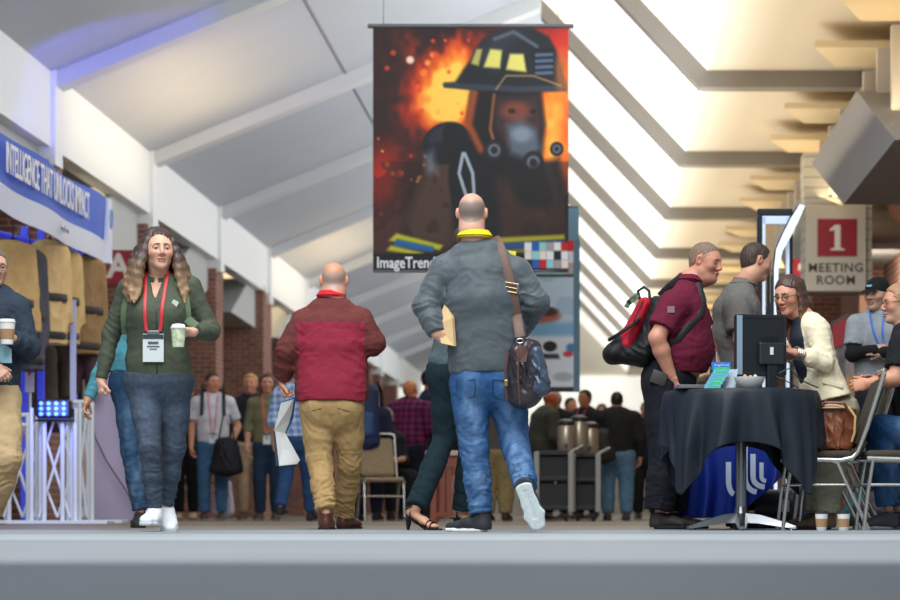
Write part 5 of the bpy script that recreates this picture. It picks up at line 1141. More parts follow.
def woman_blazer():
    f=Fig('woman with long brown hair, glasses and a cream blazer leaning over the monitor',15.4,815); P=f.P
    f.neckbase=P(805,316,0)
    f.torso([(809,324,0,.130,.075),(812,339,0,.160,.100),(816,361,0,.150,.105),(822,383,0,.160,.108),(827,408,0,.17,.118)],yaw=-112)
    f.head(789,296,0,yaw=-140,pitch=15,roll=0,sc=1.0,skin='#cf957a',pink='#b8604a',fem=1,jaw=.95,neck=.05,brow='#3b2618',lip='#a8423c',open_=0,gazez=-.35)
    L=f.arm((818,329,-.14),(824,362,-.20),(795,353,-.30),hand=((-1,-.1,.25),(-.1,.3,-1),-1,.35,.92),r=(.05,.04,.028))
    Rr=f.arm((804,329,.14),(796,356,.16),(782,350,.02),hand=((-1,-.3,0),(0,0,-1),1,.4,.92),r=(.05,.04,.028))
    l1=f.leg((836,415,-.07),(832,462,-.1),(826,513,-.08)); l2=f.leg((834,415,.08),(824,462,.1),(812,513,.1)); f.finish()
    cream=fabric('cream_blazer','#e8dcbc',.85,var=.05)
    def ex(S): S.cone(P(821,385,-.03),P(829,402,-.03),.165,.19,.112,.125,side=f.side,k=.04)
    s=f.top(cream,[L],hem=P(835,398),hemn=(.22,0,-1),r=(.068,.058,.050),sl='long',cutsl=.55,fold=.010,noise=.004,name='blazer',collar=False,extra=ex)
    S=SDF(); S.noise=.003; S.chain([(f.st[0][0]+f.fwd*.055,.07,.05),(f.st[1][0]+f.fwd*.065,.085,.07),(f.st[2][0]+f.fwd*.065,.08,.07),(f.st[3][0]+f.fwd*.06,.085,.075)],side=f.side,k=.04); S.mesh('blouse',.0075,fabric('blouse_navy','#1b2230',.6),f.root)
    S=SDF(); S.chain([(Rr[0],.064,.064),(Rr[1],.055,.055),(Rr[1]*.6+Rr[2]*.4,.048,.048)],k=.03,cut1=True); S.mesh('sleeve',.0075,cream,s)
    k=MB(); k.box(f.S.surf(P(836,385,0),(-.2,-1,0),.004),(.13,.012,.03),Matrix.Rotation(.25,4,'Y'),.004); k.build('pocket_flap',cream,s)
    f.trousers(fabric('stone_trousers','#a09b84'),[l1,l2],(834,404,0),r=(.105,.09,.085),hipab=(.175,.13),fold=.014,noise=.005,cut=.98)
    for l in (l1,l2): f.shoe(l[2],(-1,.0,0),m='#6f5a48',sole='#2a221c',L=.25,z=0)
    f.glasses(mat('frame_dark','#1c1716',.3),r=.019,rim=.0016)
    k=MB(); w_=L[2]; d=nrm(L[2]-L[1])
    for o_,rr in ((0,.037),(.012,.038),(-.014,.038),(-.028,.04)):
        c=w_-d*(.03+o_); D_,A_,B_=basis(d); k.tube([c+A_*rr*math.cos(a)+B_*rr*math.sin(a) for a in np.linspace(0,6.283,18,endpoint=False)],.0045,6,closed=True)
    k.build('bracelet',mat('bracelet_silver','#c9c2b4',.3,.8,col2='#6f5f50',vs=60),f.root,True)
    # hair: crown plus smooth long locks
    S=SDF(); c=f.hc; Rm=f.hR.astype(np.float32); cf=c.astype(np.float32)
    def crown(p):
        h=(p-cf)@Rm; d=ell(h,(0,-.022,.036),(.088,.104,.096)); x=np.abs(h[:,0]); op=np.minimum(np.minimum(h[:,1]-.012,.085-x),.082-h[:,2]-x*.45)
        return smax(d+.001*np.sin(h[:,0]*400+h[:,1]*60),op,.012)
    S.add(crown,c-.16,c+.16,0); rg=random.Random(4); H=f.H
    for i in range(22):
        sg=-1 if i%2 else 1; u=(i//2)/11; az=R(78+90*u); L_=.27+.05*rg.random(); p=H(sg*.085*math.sin(az),-.015+.09*math.cos(az),.0); top=H(sg*.07*math.sin(az),-.02+.085*math.cos(az),.07)
        pts=[top,p]; 
        for j in range(1,7):
            t=j/6; q=p+np.array([.012*math.sin(t*4+i)+.02*t-.0*t,-.01*t*(1 if sg<0 else -1),-L_*t]); pts.append(q)
        for j in range(len(pts)-1):
            r0=.020*(1-.55*max(0,j-1)/6); r1=.020*(1-.55*j/6); S.cone(pts[j],pts[j+1],r0,r1,r0*.7,r1*.7,side=f.hR[:,1],k=.012)
    S.fold(c-np.array([0,0,.1]),.3,(1,.3,0),260,.0025,1.3)
    zt=c[2]
    S.mesh('hair',.004,mat('hair_brown','#5b4030',.42,attr=True),f.root,colfn=lambda V:(lambda t:np.array(srgb('#472a1c'),np.float32)*(1-t)+np.array(srgb('#7a4a2c'),np.float32)*t)(np.clip((zt-V[:,2])/.3,0,1)[:,None]))
def man_cap():
    f=Fig('man in a black cap with arms crossed, grey polo over black sleeves',18,878); P=f.P
    f.neckbase=P(881,311,0)
    f.torso([(881,318,0,.15,.09),(881,334,0,.20,.13),(880,360,0,.19,.13),(880,385,0,.185,.13)],yaw=-150)
    f.head(877,295,-.03,yaw=-140,pitch=2,sc=1.02,skin='#c49a80',pink='#b0604a',neck=.056,beard=.3,beardcol='#5a4334',brow='#3b2a20')
    a1=f.arm((857,325,0),(853,354,-.05),(874,350,-.22),hand=((1,.2,.1),(0,1,-.2),-1,.5)); a2=f.arm((904,325,0),(907,355,-.05),(884,352,-.24),hand=((-1,.1,.15),(0,1,0),1,.5))
    l1=f.leg((869,400,0),(868,455,0),(868,515,0)); l2=f.leg((892,400,0),(893,455,0),(893,515,0)); f.finish()
    S=SDF(); S.noise=.003
    for a in (a1,a2): S.chain([((a[0]*.4+a[1]*.6),.052,.052),(a[1],.054,.054),(a[2],.040,.040)],k=.03)
    S.mesh('undershirt',.009,fabric('black_jersey','#101012'),f.root)
    f.top(fabric('grey_polo_light','#8b8f94'),[a1,a2],hem=P(880,388),r=(.078,.07,.05),sl='short',name='polo_shirt',fold=.008)
    f.trousers(fabric('black_trousers','#10131c'),[l1,l2],(880,384,0))
    for l in (l1,l2): f.shoe(l[2],(-.3,-1,0),m='#1a1a1a',sole='#111111',z=0)
    f.cap(fabric('cap_black','#121416'),logo=mat('logo_teal','#8cc8d8',.6),z=.03)
    f.lanyard(mat('lanyard_blue','#2d64b8',.5),P(884,345,-.1))
def man_edge():
    f=Fig('blond man with glasses in a black tee and blue jeans, seated on a chair',15.5,905); P=f.P
    f.neckbase=P(906,325,0)
    f.torso([(908,334,0,.16,.095),(911,350,0,.205,.135),(914,375,0,.20,.145),(918,400,0,.20,.15),(920,425,0,.20,.15)],yaw=-92)
    f.head(899,304,0,yaw=-96,pitch=4,sc=1.04,skin='#cb8f74',pink='#b4553f',neck=.062,beard=.4,beardcol='#b9a48e',brow='#8a6a4c')
    a1=f.arm((903,345,-.19),(896,378,-.24),(869,384,-.20),hand=((-1,.1,-.1),(.2,.9,-.2),-1,.75,1.05),r=(.058,.05,.036)); a2=f.arm((910,345,.19),(898,380,.2),(872,380,.0),hand=((-1,-.4,0),(0,-.7,-.6),1,.6))
    l1=f.leg((922,438,-.1),(880,430,-.13),(888,508,-.12)); l2=f.leg((922,438,.1),(884,428,.13),(897,508,.16)); f.finish()
    f.hair(mat('hair_blond','#a57f56',.55,var=.3,vs=80),t=.010)
    f.glasses(mat('frame_dark','#1c1716',.3))
    f.top(fabric('black_tee','#14171c'),[a1,a2],hem=P(920,425),r=(.085,.07,.05),sl='short',name='tee_shirt',fold=.012,collar=False)
    f.trousers(denim,[l1,l2],(921,420,0),r=(.115,.09,.07),hipab=(.2,.16),colfn=denimcol('#26507e',[l1,l2],amt=.4),name='jeans',fold=.014)
    for l in (l1,l2): f.shoe(l[2],(-1,-.15,0),m='#3a3f48',sole='#9a9a98',L=.30,z=0)
def man_left():
    f=Fig('man with glasses in a dark blue shirt and khakis beside the booth, holding coffee',16,0); P=lambda x,y,d=0:f.P(x,y,d)
    f.neckbase=P(-8,288)
    f.torso([(P(-9,296),.15,.09),(P(-9,312),.20,.13),(P(-10,340),.195,.14),(P(-11,370),.19,.14),(P(-11,390),.19,.14)],yaw=165)
    f.head(*P(-6,268,-.03),yaw=150,pitch=5,sc=1.02,local=True,skin='#d0a087',pink='#b8604a',neck=.055,brow='#7a6a58')
    a1=f.arm(P(17,308),P(28,348,-.02),P(12,338,-.22),hand=((-.8,-.3,.45),(-.5,-.3,-.6),-1,.8)); a2=f.arm(P(-35,308),P(-36,352,-.05),P(-6,366,-.25),hand=((.75,-.1,-.65),(.3,.5,-.6),1,.6))
    l1=f.leg(P(2,405),P(6,458,-.1),P(-10,512,.1)); l2=f.leg(P(-20,405),P(-24,455,0),P(-28,515,-.3)); f.finish()
    f.top(fabric('navy_shirt','#2f3a48'),[a1,a2],hem=P(-10,388),r=(.082,.07,.052),fold=.012,noise=.005,name='shirt')
    f.trousers(fabric('pale_khaki','#bfa47c'),[l1,l2],P(-11,384),r=(.115,.098,.085),hipab=(.19,.14),fold=.015,noise=.006)
    for l in (l1,l2): f.shoe(l[2],(.2,-1,0),m='#3a2a20',sole='#201814',style='dress',z=0)
    f.glasses(mat('frame_dark','#1c1716',.3)); f.hair(mat('hair_greybrown','#6d6258',.6,var=.3,vs=80),t=.008)
    c=P(7,330,-.30)+np.array([f.X,f.D,0]); paper_cup('coffee_cup',c+np.array([0,0,-.09]),'white-lidded coffee cup in the hand of the man in the dark blue shirt',1.35)
    k=MB(); k.box(P(3,352,-.19),(.11,.01,.14),None,.002); k.build('badge',mat('badge_cyan','#9fcbd8',.4),f.root)
def paper_cup(name,loc,label,s=1.0,group=None):
    t=empty(name,loc,label,'cup',group)
    k=MB(); k.lathe((0,0,0),[(.027*s,0),(.028*s,.001),(.038*s,.100*s),(.0395*s,.101*s)]); b=k.build('cup_wall',mat('cup_white','#e4e2dd',.5),t,True)
    k=MB(); k.lathe((0,0,0),[(.0300*s,.022*s),(.0312*s,.023*s),(.0365*s,.070*s),(.0350*s,.071*s)]); k.build('sleeve',mat('kraft_sleeve','#a5815e',.8),t,True)
    k=MB(); k.lathe((0,0,.100*s),[(.040*s,0),(.0415*s,.003*s),(.041*s,.007*s),(.037*s,.008*s),(.036*s,.017*s),(.030*s,.017*s)]); k.build('lid',mat('lid_white','#e8e8e6',.4) if s>1.1 else mat('lid_dark','#26282a',.4),t,True)
    return t
def woman_teal():
    f=Fig('person in a teal sweater and blue jeans mostly hidden behind the woman in olive',17,120); P=f.P
    f.neckbase=P(140,283)
    f.torso([(142,290,0,.12,.085),(142,306,0,.14,.11),(138,330,0,.15,.105),(131,355,0,.145,.105),(131,380,0,.165,.115)],yaw=200)
    f.head(144,262,-.03,yaw=200,sc=.95,skin='#c99678',fem=1,neck=.046)
    a1=f.arm((126,306,0),(109,352,0),(88,399,-.05),hand=((-.3,-.1,-1),(1,0,-.1),-1,.5)); a2=f.arm((146,303,0),(152,345,0),(148,385,-.1),hand=((0,-.1,-1),(-1,0,0),1,.5))
    l1=f.leg((126,390,0),(130,450,-.05),(140,512,-.05)); l2=f.leg((140,390,0),(146,450,.15),(150,500,.35)); f.finish()
    f.hair(mat('hair_darkbrown','#3a2a20',.5),t=.014)
    f.top(fabric('teal_knit','#4b8b98'),[a1,a2],hem=P(130,372),r=(.062,.052,.040),fold=.008,name='sweater')
    f.trousers(denim,[l1,l2],(131,372,0),r=(.088,.062,.050),hipab=(.16,.115),colfn=denimcol('#1d3c5a',[l1,l2],amt=.3),name='jeans')
    for l in (l1,l2): f.shoe(l[2],(.1,-1,0),m='#171717',sole='#111111',L=.25,z=0 if l is l1 else None)
man_purple(); man_greypolo(); woman_blazer(); man_cap(); man_edge(); man_left(); woman_teal()
# ---------------------------------------------------------------- draped table and what stands on it
TD=15.0; TX=XW(741,TD); TZ=ZW(391,TD)-.005; TR=.455
def cocktail_table():
    t=empty('cocktail_table',(TX,TD,0),'round pedestal table with a chrome column and four flat feet under the black cloth','table')
    ch=mat('chrome','#8d9195',.32,1)
    k=MB(); k.lathe((0,0,TZ-.04),[(TR-.01,0),(TR,.006),(TR,.028),(TR-.01,.034)],48); k.build('table_top',mat('table_wood','#5a4a3c',.6),t,True)
    k=MB(); k.cyl((0,0,.06),(0,0,TZ-.04),.033,n=28); k.lathe((0,0,.05),[(.05,0),(.055,.02),(.045,.05),(.034,.09)]); k.lathe((0,0,TZ-.07),[(.034,0),(.12,.03)]); k.build('column',ch,t,True)
    for a in (200,-20,268,92):
        c_,s_=math.cos(R(a)),math.sin(R(a)); L_=.345 if a!=268 else .33
        k=MB(); n=(-s_,c_)
        def sec(r,w_,z0,z1): return [(c_*r+n[0]*w_,s_*r+n[1]*w_,z0),(c_*r-n[0]*w_,s_*r-n[1]*w_,z0),(c_*r-n[0]*w_*.6,s_*r-n[1]*w_*.6,z1),(c_*r+n[0]*w_*.6,s_*r+n[1]*w_*.6,z1)]
        S_=[sec(.0,.045,.045,.105),sec(.12,.035,.040,.092),sec(L_-.06,.027,.016,.045),sec(L_,.022,.008,.024)]
        V=[[k.bm.verts.new(p) for p in q] for q in S_]
        for A,B in zip(V,V[1:]):
            for i in range(4): k.bm.faces.new((A[i],A[(i+1)%4],B[(i+1)%4],B[i]))
        k.bm.faces.new(V[0]);k.bm.faces.new(V[-1][::-1]); k.cyl((c_*(L_-.03),s_*(L_-.03),0),(c_*(L_-.03),s_*(L_-.03),.012),.016,.012,12); k.build('foot',ch,t)
def tablecloth():
    hs=.775; rot=0
    def drop(a):
        c_,s_=abs(math.cos(a)),abs(math.sin(a)); return .315+.315*math.exp(-((abs(a%(math.pi/2)-math.pi/4))/.36)**2)
    def f(u,v):
        a=2*math.pi*u
        if v<.30: r=(TR+.004)*v/.30; return (r*math.cos(a),r*math.sin(a),TZ+.003+.0015*math.sin(a*9)*v)
        vv=(v-.30)/.70; d=drop(a)*vv; q=a%(math.pi/2)-math.pi/4; corner=math.exp(-(q/.30)**2)
        w_=min(1,d/.35)
        wave=w_*(.034*(1-2*abs(math.sin(a*5.5+.7)))*(1-.4*corner)+.020*math.sin(a*14+2)+.012*math.sin(a*25+1))
        flare=.022*(1-math.exp(-d*18))+.02*d*(.5+corner)+corner*.03*w_; r=TR+.006+flare+wave
        aa=a+.10*w_*math.sin(q*4)*(-.8)*vv+.02*math.sin(a*13)*w_
        z=TZ+.002-d*.985; 
        if vv<.06: r=TR+.004+ (r-TR-.004)*vv/.06; z=TZ+.003-d*.9
        return (r*math.cos(aa),r*math.sin(aa),z)
    k=MB(); k.grid(f,300,70,closed=True); bmesh.ops.remove_doubles(k.bm,verts=k.bm.verts[:],dist=.0004); 
    m=fabric('black_tablecloth','#1b232c',.5,var=.08,vs=5,bump=.05)
    o=k.build('tablecloth',m,None,True,loc=(TX,TD,0),angle=80); sol=o.modifiers.new('s','SOLIDIFY'); sol.thickness=.003
    tag(o,'black square cloth draped over the round pedestal table','tablecloth')
cocktail_table(); tablecloth()
ZT=TZ+.006
def monitor():
    D=14.93; c=np.array([XW(760,D),D,ZT]); t=empty('monitor',c,'black flat computer monitor seen from behind on the draped table','monitor',rz=R(0)); t.rotation_euler.z=R(14)
    z0,z1=.09,ZW(316,D)-ZT; blk=mat('monitor_black','#14181d',.35,bump=.02); w_=.30
    k=MB(); k.box2(-.135,.145,-.018,.02,z0,z1,.006); k.build('screen_housing',blk,t)
    k=MB(); 
    for zz in (z0+.004,z1-.004): k.box2(-.15,.15,-.022,.03,zz-.012,zz+.012,.004)
    for xx in (-.145,.150): k.box2(xx-.010,xx+.010,-.022,.03,z0,z1,.004)
    k.build('bezel',mat('bezel_dark','#1a1e23',.3),t)
    k=MB(); k.box2(-.02,.135,-.055,-.018,z0+.06,z1-.16,.008); h=k.build('rear_cover',mat('cover_dark','#1d232a',.45),t)
    k=MB(); k.box2(.045,.065,-.060,-.055,z0+.12,z0+.165); k.build('rear_sticker',mat('sticker','#d8dadc',.5),h)
    k=MB(); 
    for i in range(3): k.box2(.02+.03*i,.035+.03*i,-.060,-.055,z0+.20,z0+.225)
    k.build('ports',mat('port','#050607',.3),h)
    k=MB(); k.box2(.03,.10,-.045,.0,.0,z0+.12,.01); k.box2(-.06,.17,-.10,.12,0,.014,.005); k.build('stand',mat('monitor_black','#14181d',.35),t)
    k=MB(); k.box2(-.152,-.118,-.03,.0,z0,z1,.002); k.build('side_trim',mat('side_silver','#8fa7b8',.3,.3),t)
    k=MB(); k.tube([(.10,-.06,.10),(.16,-.08,.13),(.22,-.10,.06),(.28,-.12,.03),(.31,-.16,.012)],.005,6); k.tube([(.08,-.06,.08),(.14,-.09,.05),(.2,-.12,.012)],.004,6); k.build('cable',mat('cable_black','#101113',.5),t,True)
monitor()
def bowl():
    c=(XW(749.5,14.7),14.7,ZT); t=empty('bowl',c,'shallow white bowl of wrapped sweets on the draped table','bowl')
    k=MB(); k.lathe((0,0,0),[(.045,0),(.05,.004),(.080,.030),(.093,.062),(.094,.066),(.090,.066),(.075,.032),(.03,.012)],40); k.build('bowl_wall',mat('ceramic','#e2e2dc',.35),t,True)
    for i in range(9):
        a=i*2.4; r=.012+.055*((i*37)%10)/10; S=bpy.data.meshes; k=MB(); bmesh.ops.create_icosphere(k.bm,subdivisions=2,radius=.016,matrix=Matrix.Diagonal((1.4,.9,.8,1)))
        col=['#c0503c','#d8d4c8','#b83040','#d89a50'][i%4]; o=k.build('wrapped_sweet',mat('sweet'+str(i%4),col,.35),None,True,loc=(c[0]+r*math.cos(a),c[1]+r*math.sin(a),c[2]+.052+.008*(i%2))); o.rotation_euler=(0,.3*i,a)
        tag(o,'small wrapped sweet among those heaped in the shallow white bowl','sweet','wrapped sweets in the white bowl')
bowl()
def brochures():
    D=14.72; c=(XW(722,D),D,ZT); 
    t=empty('brochure_holder',c,'clear stand behind the fanned blue and green cards on the draped table','holder'); k=MB(); k.box2(-.03,.10,.02,.10,0,.006); k.prism([(-.02,.02,.0),(.02,.10,.12),(.10,.10,.12),(.08,.02,.0)],(0,.004,0)); k.build('acrylic_rest',mat('acrylic','#9fb6c4',.15,alpha=.6),t)
    for i in range(5):
        k=MB(); x=-.055+.013*i; z=.0+.022*i; y=-.06+.016*i; k.prism([(-.055,y,z*.0),(.042,y,0),(.048,y+.02,.026),(-.045,y+.02,.026)],(0,.003,0))
        o=k.build('card_face',[mat('card_blue','#1668b8',.4,col2='#1f9a78',vs=20)],None); o.location=(c[0]+x,c[1],c[2]+z)
        o.name='leaflet'; tag(o,['lowest','second lowest','middle','second highest','topmost'][i]+' leaflet of the fanned blue and green leaflets on the table','leaflet','fanned leaflets on the table')
        k=MB(); k.box2(-.03,.03,y+.004,y+.006,.006,.014); g=k.build('green_band',mat('card_green','#3fc46a',.4,emit=None),o)
    k=MB(); k.box2(-.06,.052,.034,.038,.112,.158); o=k.build('leaflet',mat('card_blue2','#1a78c8',.4),None,loc=c); tag(o,'tall upright blue leaflet with white writing behind the fanned leaflets','leaflet')
    k=MB(); k.box2(-.045,.048,.032,.034,.112,.128); k.build('green_band',mat('card_green','#3fc46a',.4),o); text_obj('lettering','ImageTrend',.018,whitep,o,(0,.031,.140),ext=.0005)
    k=MB(); k.box2(-.10,.10,-.07,.07,0,.022,.003); o=k.build('laptop',mat('laptop_grey','#77797c',.4,.4),None,loc=(XW(693,14.75),14.75,ZT)); o.rotation_euler.z=.2; o.name='closed_notebook'; tag(o,'flat closed grey notebook at the left side of the draped table','notebook')
brochures()
def blue_table():
    """low table with a royal blue cloth behind the pedestal table"""
    D=16.0; X0,X1=XW(676,D),XW(792,D); blue=fabric('royal_cloth','#0b2a86',.6,var=.08,vs=5,bump=.04)
    t=empty('draped_case',((X0+X1)/2,D,0),'royal blue cloth with a white looped logo hanging behind the pedestal table','cloth'); xm=(X0+X1)/2
    def f(u,v):
        x=X0-xm+(X1-X0)*u+.03*math.sin(v*3); hem=.07+.33*max(0,(u-.48)/.52)**1.1; z=.62-(.62-hem)*v; y=.045*math.sin(u*21)*v+.02*math.sin(u*43+1)*v-.05*v
        return (x,y,z)
    k=MB(); k.grid(f,120,30,thick=.006); o=k.build('front_drape',blue,t,True,angle=80)
    k=MB(); k.box2(X0-xm,X1-xm,.0,.5,.60,.64,.01); k.build('top_cloth',blue,t)
    # logo: four nested U strokes
    k=MB(); S_=.030/2; wd=XW(1,D)-XW(0,D)
    def Lc(px,py): return (XW(px,D-.12)-xm,-.115,ZW(py,D-.12))
    def stroke(pts,w_):
        P=[Vector(Lc(*p)) for p in pts]; L_=[];R_=[]
        for i,p in enumerate(P):
            t_=(P[min(i+1,len(P)-1)]-P[max(i-1,0)]).normalized(); n=Vector((-t_.z,0,t_.x))*w_; L_.append(p+n);R_.append(p-n)
        for i in range(len(P)-1): k.prism([L_[i],L_[i+1],R_[i+1],R_[i]],(0,-.006,0))
    for x,xb,yb in ((728.5,735,494),(745,759,492),(753,767,487),(761.5,767,481)):
        pts=[(x,462 if x<730 else 446+ (x-745)*1.0),(x,480 if x<730 else 477)]; 
        for a in np.linspace(0,1,7)[1:]: pts.append((x+(xb-x)*(1-math.cos(a*1.4)),(pts[1][1])+(yb-pts[1][1])*math.sin(a*1.5)))
        stroke(pts,.0165 if x<760 else .013)
    k.build('printed_logo',mat('logo_white','#c9d6ea',.6),t)
    # case and bags below
    t2=empty('equipment_case',(XW(771,16.4),16.4,0),'black cylindrical equipment case with a white tag on the floor behind the table','case'); k=MB(); k.cyl((-.11,0,.13),(.13,0,.13),.125,n=30); k.build('case_body',mat('case_black','#14171c',.4),t2,True); k=MB(); k.cyl((.10,0,.13),(.135,0,.13),.130,n=30); k.build('case_rim',mat('case_rim','#26313c',.3),t2,True); k=MB(); k.box2(.05,.11,-.135,-.125,.11,.19); k.build('tag',mat('badge_white','#c9d0d0',.4),t2)
    for i,(px,D2,ww,hh,col,lab) in enumerate(((815,16.6,.10,.34,'#1450b8','bright blue cloth bag hanging between the table and the first chair'),(803,16.9,.16,.20,'#1d2430','black bag on the floor behind the two coffee cups'),(877,16.5,.20,.16,'#3b3540','dark bag on the floor under the second chair'),(858,16.7,.14,.18,'#20565c','teal bag on the floor between the chair legs'))):
        c=np.array([XW(px,D2),D2,0]); t3=empty('floor_bag',c,lab,'bag'); S=SDF(); S.noise=.008; S.cone((0,0,ww*.6),(.01,0,hh),ww*.8,ww*.5,ww*.6,ww*.4,k=.03); S.fold((0,-.1,hh*.5),.15,(1,0,.3),60,.012,i); S.half((0,0,0),(0,0,-1)); S.mesh('bag_body',.012,fabric('bag'+col.strip('#'),col,.7),t3)
        k=MB(); k.tube([(-ww*.3,0,hh*.95),(-ww*.2,0,hh+ww*.7),(ww*.2,0,hh+ww*.7),(ww*.3,0,hh*.95)],.008,6); k.build('bag_handle',mat('strap_black','#0e0e10',.6),t3,True)
blue_table()
# ---------------------------------------------------------------- chairs
def banquet_chair(label,px,D,rz=0,sc_=1.0,group=None,px_is_back=True,fab='#3f3a31',steel=None):
    """side view: seat front towards -x, back towards +x"""
    t=empty('banquet_chair',(XW(px,D),D,0),label,'chair',group); st=steel or mat('chair_steel','#c4c2ba',.25,.9); fb=fabric('chair_fabric'+fab.strip('#'),fab,.85,var=.15,vs=40)
    W2=.215
    k=MB(); k.box2(-.235,.20,-W2,W2,.425,.475,.022); k.build('seat',fb,t,True,angle=50)
    k=MB(); M_=Matrix.Translation((.315,0,.70))@Matrix.Rotation(R(21),4,'Y'); r=bmesh.ops.create_cube(k.bm,size=1,matrix=M_@Matrix.Diagonal((.035,.38,.44,1))); bmesh.ops.bevel(k.bm,geom=[e for e in k.bm.edges],offset=.02,segments=3,affect='EDGES'); k.build('backrest',fb,t,True,angle=50)
    for sg in (-1,1):
        y=sg*W2; k=MB(); k.tube([(-.24,y,.425),(.12,y,.415),(.20,y,.43),(.24,y,.47),(.30,y,.62),(.40,y,.90),(.41,y,.935)],.014,10,flat=(.014,.016)); k.build('side_rail',st,t,True)
        k=MB(); k.tube([(-.20,y,.42),(-.235,y,.22),(-.26,y,.012)],.013,10); k.cyl((-.26,y,0),(-.26,y,.02),.017,n=12); k.build('leg',st,t,True)
        k=MB(); k.tube([(.06,y,.415),(.10,y,.40),(.20,y,.20),(.30,y,.012)],.014,10); k.cyl((.30,y,0),(.30,y,.02),.018,n=12); k.build('leg',st,t,True)
    k=MB(); k.tube([(.41,-W2,.935),(.42,-W2*.8,.955),(.42,W2*.8,.955),(.41,W2,.935)],.014,10); k.build('top_rail',st,t,True)
    k=MB(); 
    for sg in (-1,1): k.tube([(-.225,sg*W2,.27),(.165,sg*W2,.27)],.009,8)
    k.tube([(-.225,-W2,.27),(-.225,W2,.27)],.009,8); k.build('stretcher',st,t,True)
    t.rotation_euler.z=rz; t.scale=(sc_*.9,sc_,sc_); return t
banquet_chair('grey padded banquet chair in profile carrying the brown leather bag',819,15.1); banquet_chair('second grey padded banquet chair, just behind the one with the leather bag',834,15.65); banquet_chair('third grey padded banquet chair at the right edge, behind the first two',899,15.0,rz=0)
def tote():
    D=15.0; c=np.array([XW(832,D),D,.478]); t=empty('tote_bag',c,'brown leather tote bag standing on the seat of the nearest banquet chair','bag'); lea=mat('tote_leather','#7a4426',.42,var=.18,vs=14,bump=.08,bs=80)
    S=SDF(); S.noise=.006; S.cone((0,0,.03),(.0,0,.25),.135,.145,.07,.05,k=.02,cut1=True); S.half((0,0,0),(0,0,-1)); 
    for a in range(3): S.fold((-.06+.06*a,-.08,.10),.10,(1,0,.2),70,.014,a*2.2)
    b=S.mesh('bag_body',.006,lea,t); k=MB()
    for y in (-.05,.05): k.tube([(-.07,y,.24),(-.05,y*1.6,.285),(.06,y*2,.28),(.10,y*1.2,.22)],.009,8)
    k.build('handle',lea,t,True); k=MB(); k.tube([(.09,-.07,.26),(.13,-.09,.20),(.125,-.09,.10),(.11,-.08,.05)],.008,8); k.build('tan_strap',mat('tan_strap','#c09a62',.5),t,True)
    k=MB(); k.lathe((0,0,.25),[(.10,0),(.07,.015),(.02,.03)]); k.build('scarf',fabric('beige_scarf','#b89a78'),t,True)
tote()
paper_cup('coffee_cup',(XW(821.5,14.45),14.45,0),'paper coffee cup on the floor, nearer the table foot of the two',.98); paper_cup('coffee_cup',(XW(843.5,14.45),14.45,0),'paper coffee cup on the floor, nearer the chair legs of the two',.98)
# ---------------------------------------------------------------- kiosk and poster stand behind the table
def kiosk():
    D=19.5; c=(XW(777,D),D,0); X=lambda px:XW(px,D)-c[0]; t=empty('display_kiosk',c,'tall black framed kiosk with a curved white arm behind the draped table','kiosk'); z1=ZW(209,D); ed=mat('kiosk_black','#111418',.3)
    k=MB(); k.box2(X(757),X(762),-.04,.05,.1,z1-.05,.01); k.box2(X(789),X(792.5),-.04,.05,.1,z1-.05,.01); k.box2(X(757),X(792.5),-.04,.05,z1-.06,z1,.012); k.box2(X(755),X(794),-.2,.25,0,.1,.02); k.build('outer_frame',ed,t)
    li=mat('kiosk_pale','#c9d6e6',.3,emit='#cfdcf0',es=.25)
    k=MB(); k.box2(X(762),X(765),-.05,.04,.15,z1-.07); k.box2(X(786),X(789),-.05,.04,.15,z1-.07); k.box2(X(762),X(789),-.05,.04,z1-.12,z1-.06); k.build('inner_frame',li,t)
    def arm(u): # px,py centre and half width
        pts=[(774.5,300,1.8),(775,270,2.3),(778,252,3.2),(785,238,4),(793,222,4),(801,207,2.6)]
        f_=u*(len(pts)-1); i=min(int(f_),len(pts)-2); q=f_-i; return [pts[i][j]*(1-q)+pts[i+1][j]*q for j in range(3)]
    k=MB(); A=[];B=[]
    for i in range(26):
        px,py,hw=arm(i/25); A.append((X(px-hw),ZW(py-hw*.3,D)));B.append((X(px+hw),ZW(py+hw*.3,D)))
    for i in range(25): k.prism([(A[i][0],-.14,A[i][1]),(A[i+1][0],-.14,A[i+1][1]),(B[i+1][0],-.14,B[i+1][1]),(B[i][0],-.14,B[i][1])],(0,.05,0))
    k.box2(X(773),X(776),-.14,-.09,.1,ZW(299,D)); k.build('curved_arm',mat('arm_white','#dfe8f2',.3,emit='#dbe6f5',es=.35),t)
    k=MB(); 
    for i in range(24): px,py,hw=arm((i+.0)/25); q=arm((i+1)/25); k.prism([(X(px-hw-1.2),-.135,ZW(py-hw*.4,D)),(X(q[0]-q[2]-1.2),-.135,ZW(q[1]-q[2]*.4,D)),(X(q[0]-q[2]),-.135,ZW(q[1]-q[2]*.3,D)),(X(px-hw),-.135,ZW(py-hw*.3,D))],(0,.06,0))
    k.build('arm_edge',ed,t)
    k=MB()
    for px in (763,768,772): k.box2(X(px),X(px+2.6),.10,.14,.1,ZW(262+ (px-763)*1.5,D))
    k.build('rear_slat',ed,t)
kiosk()
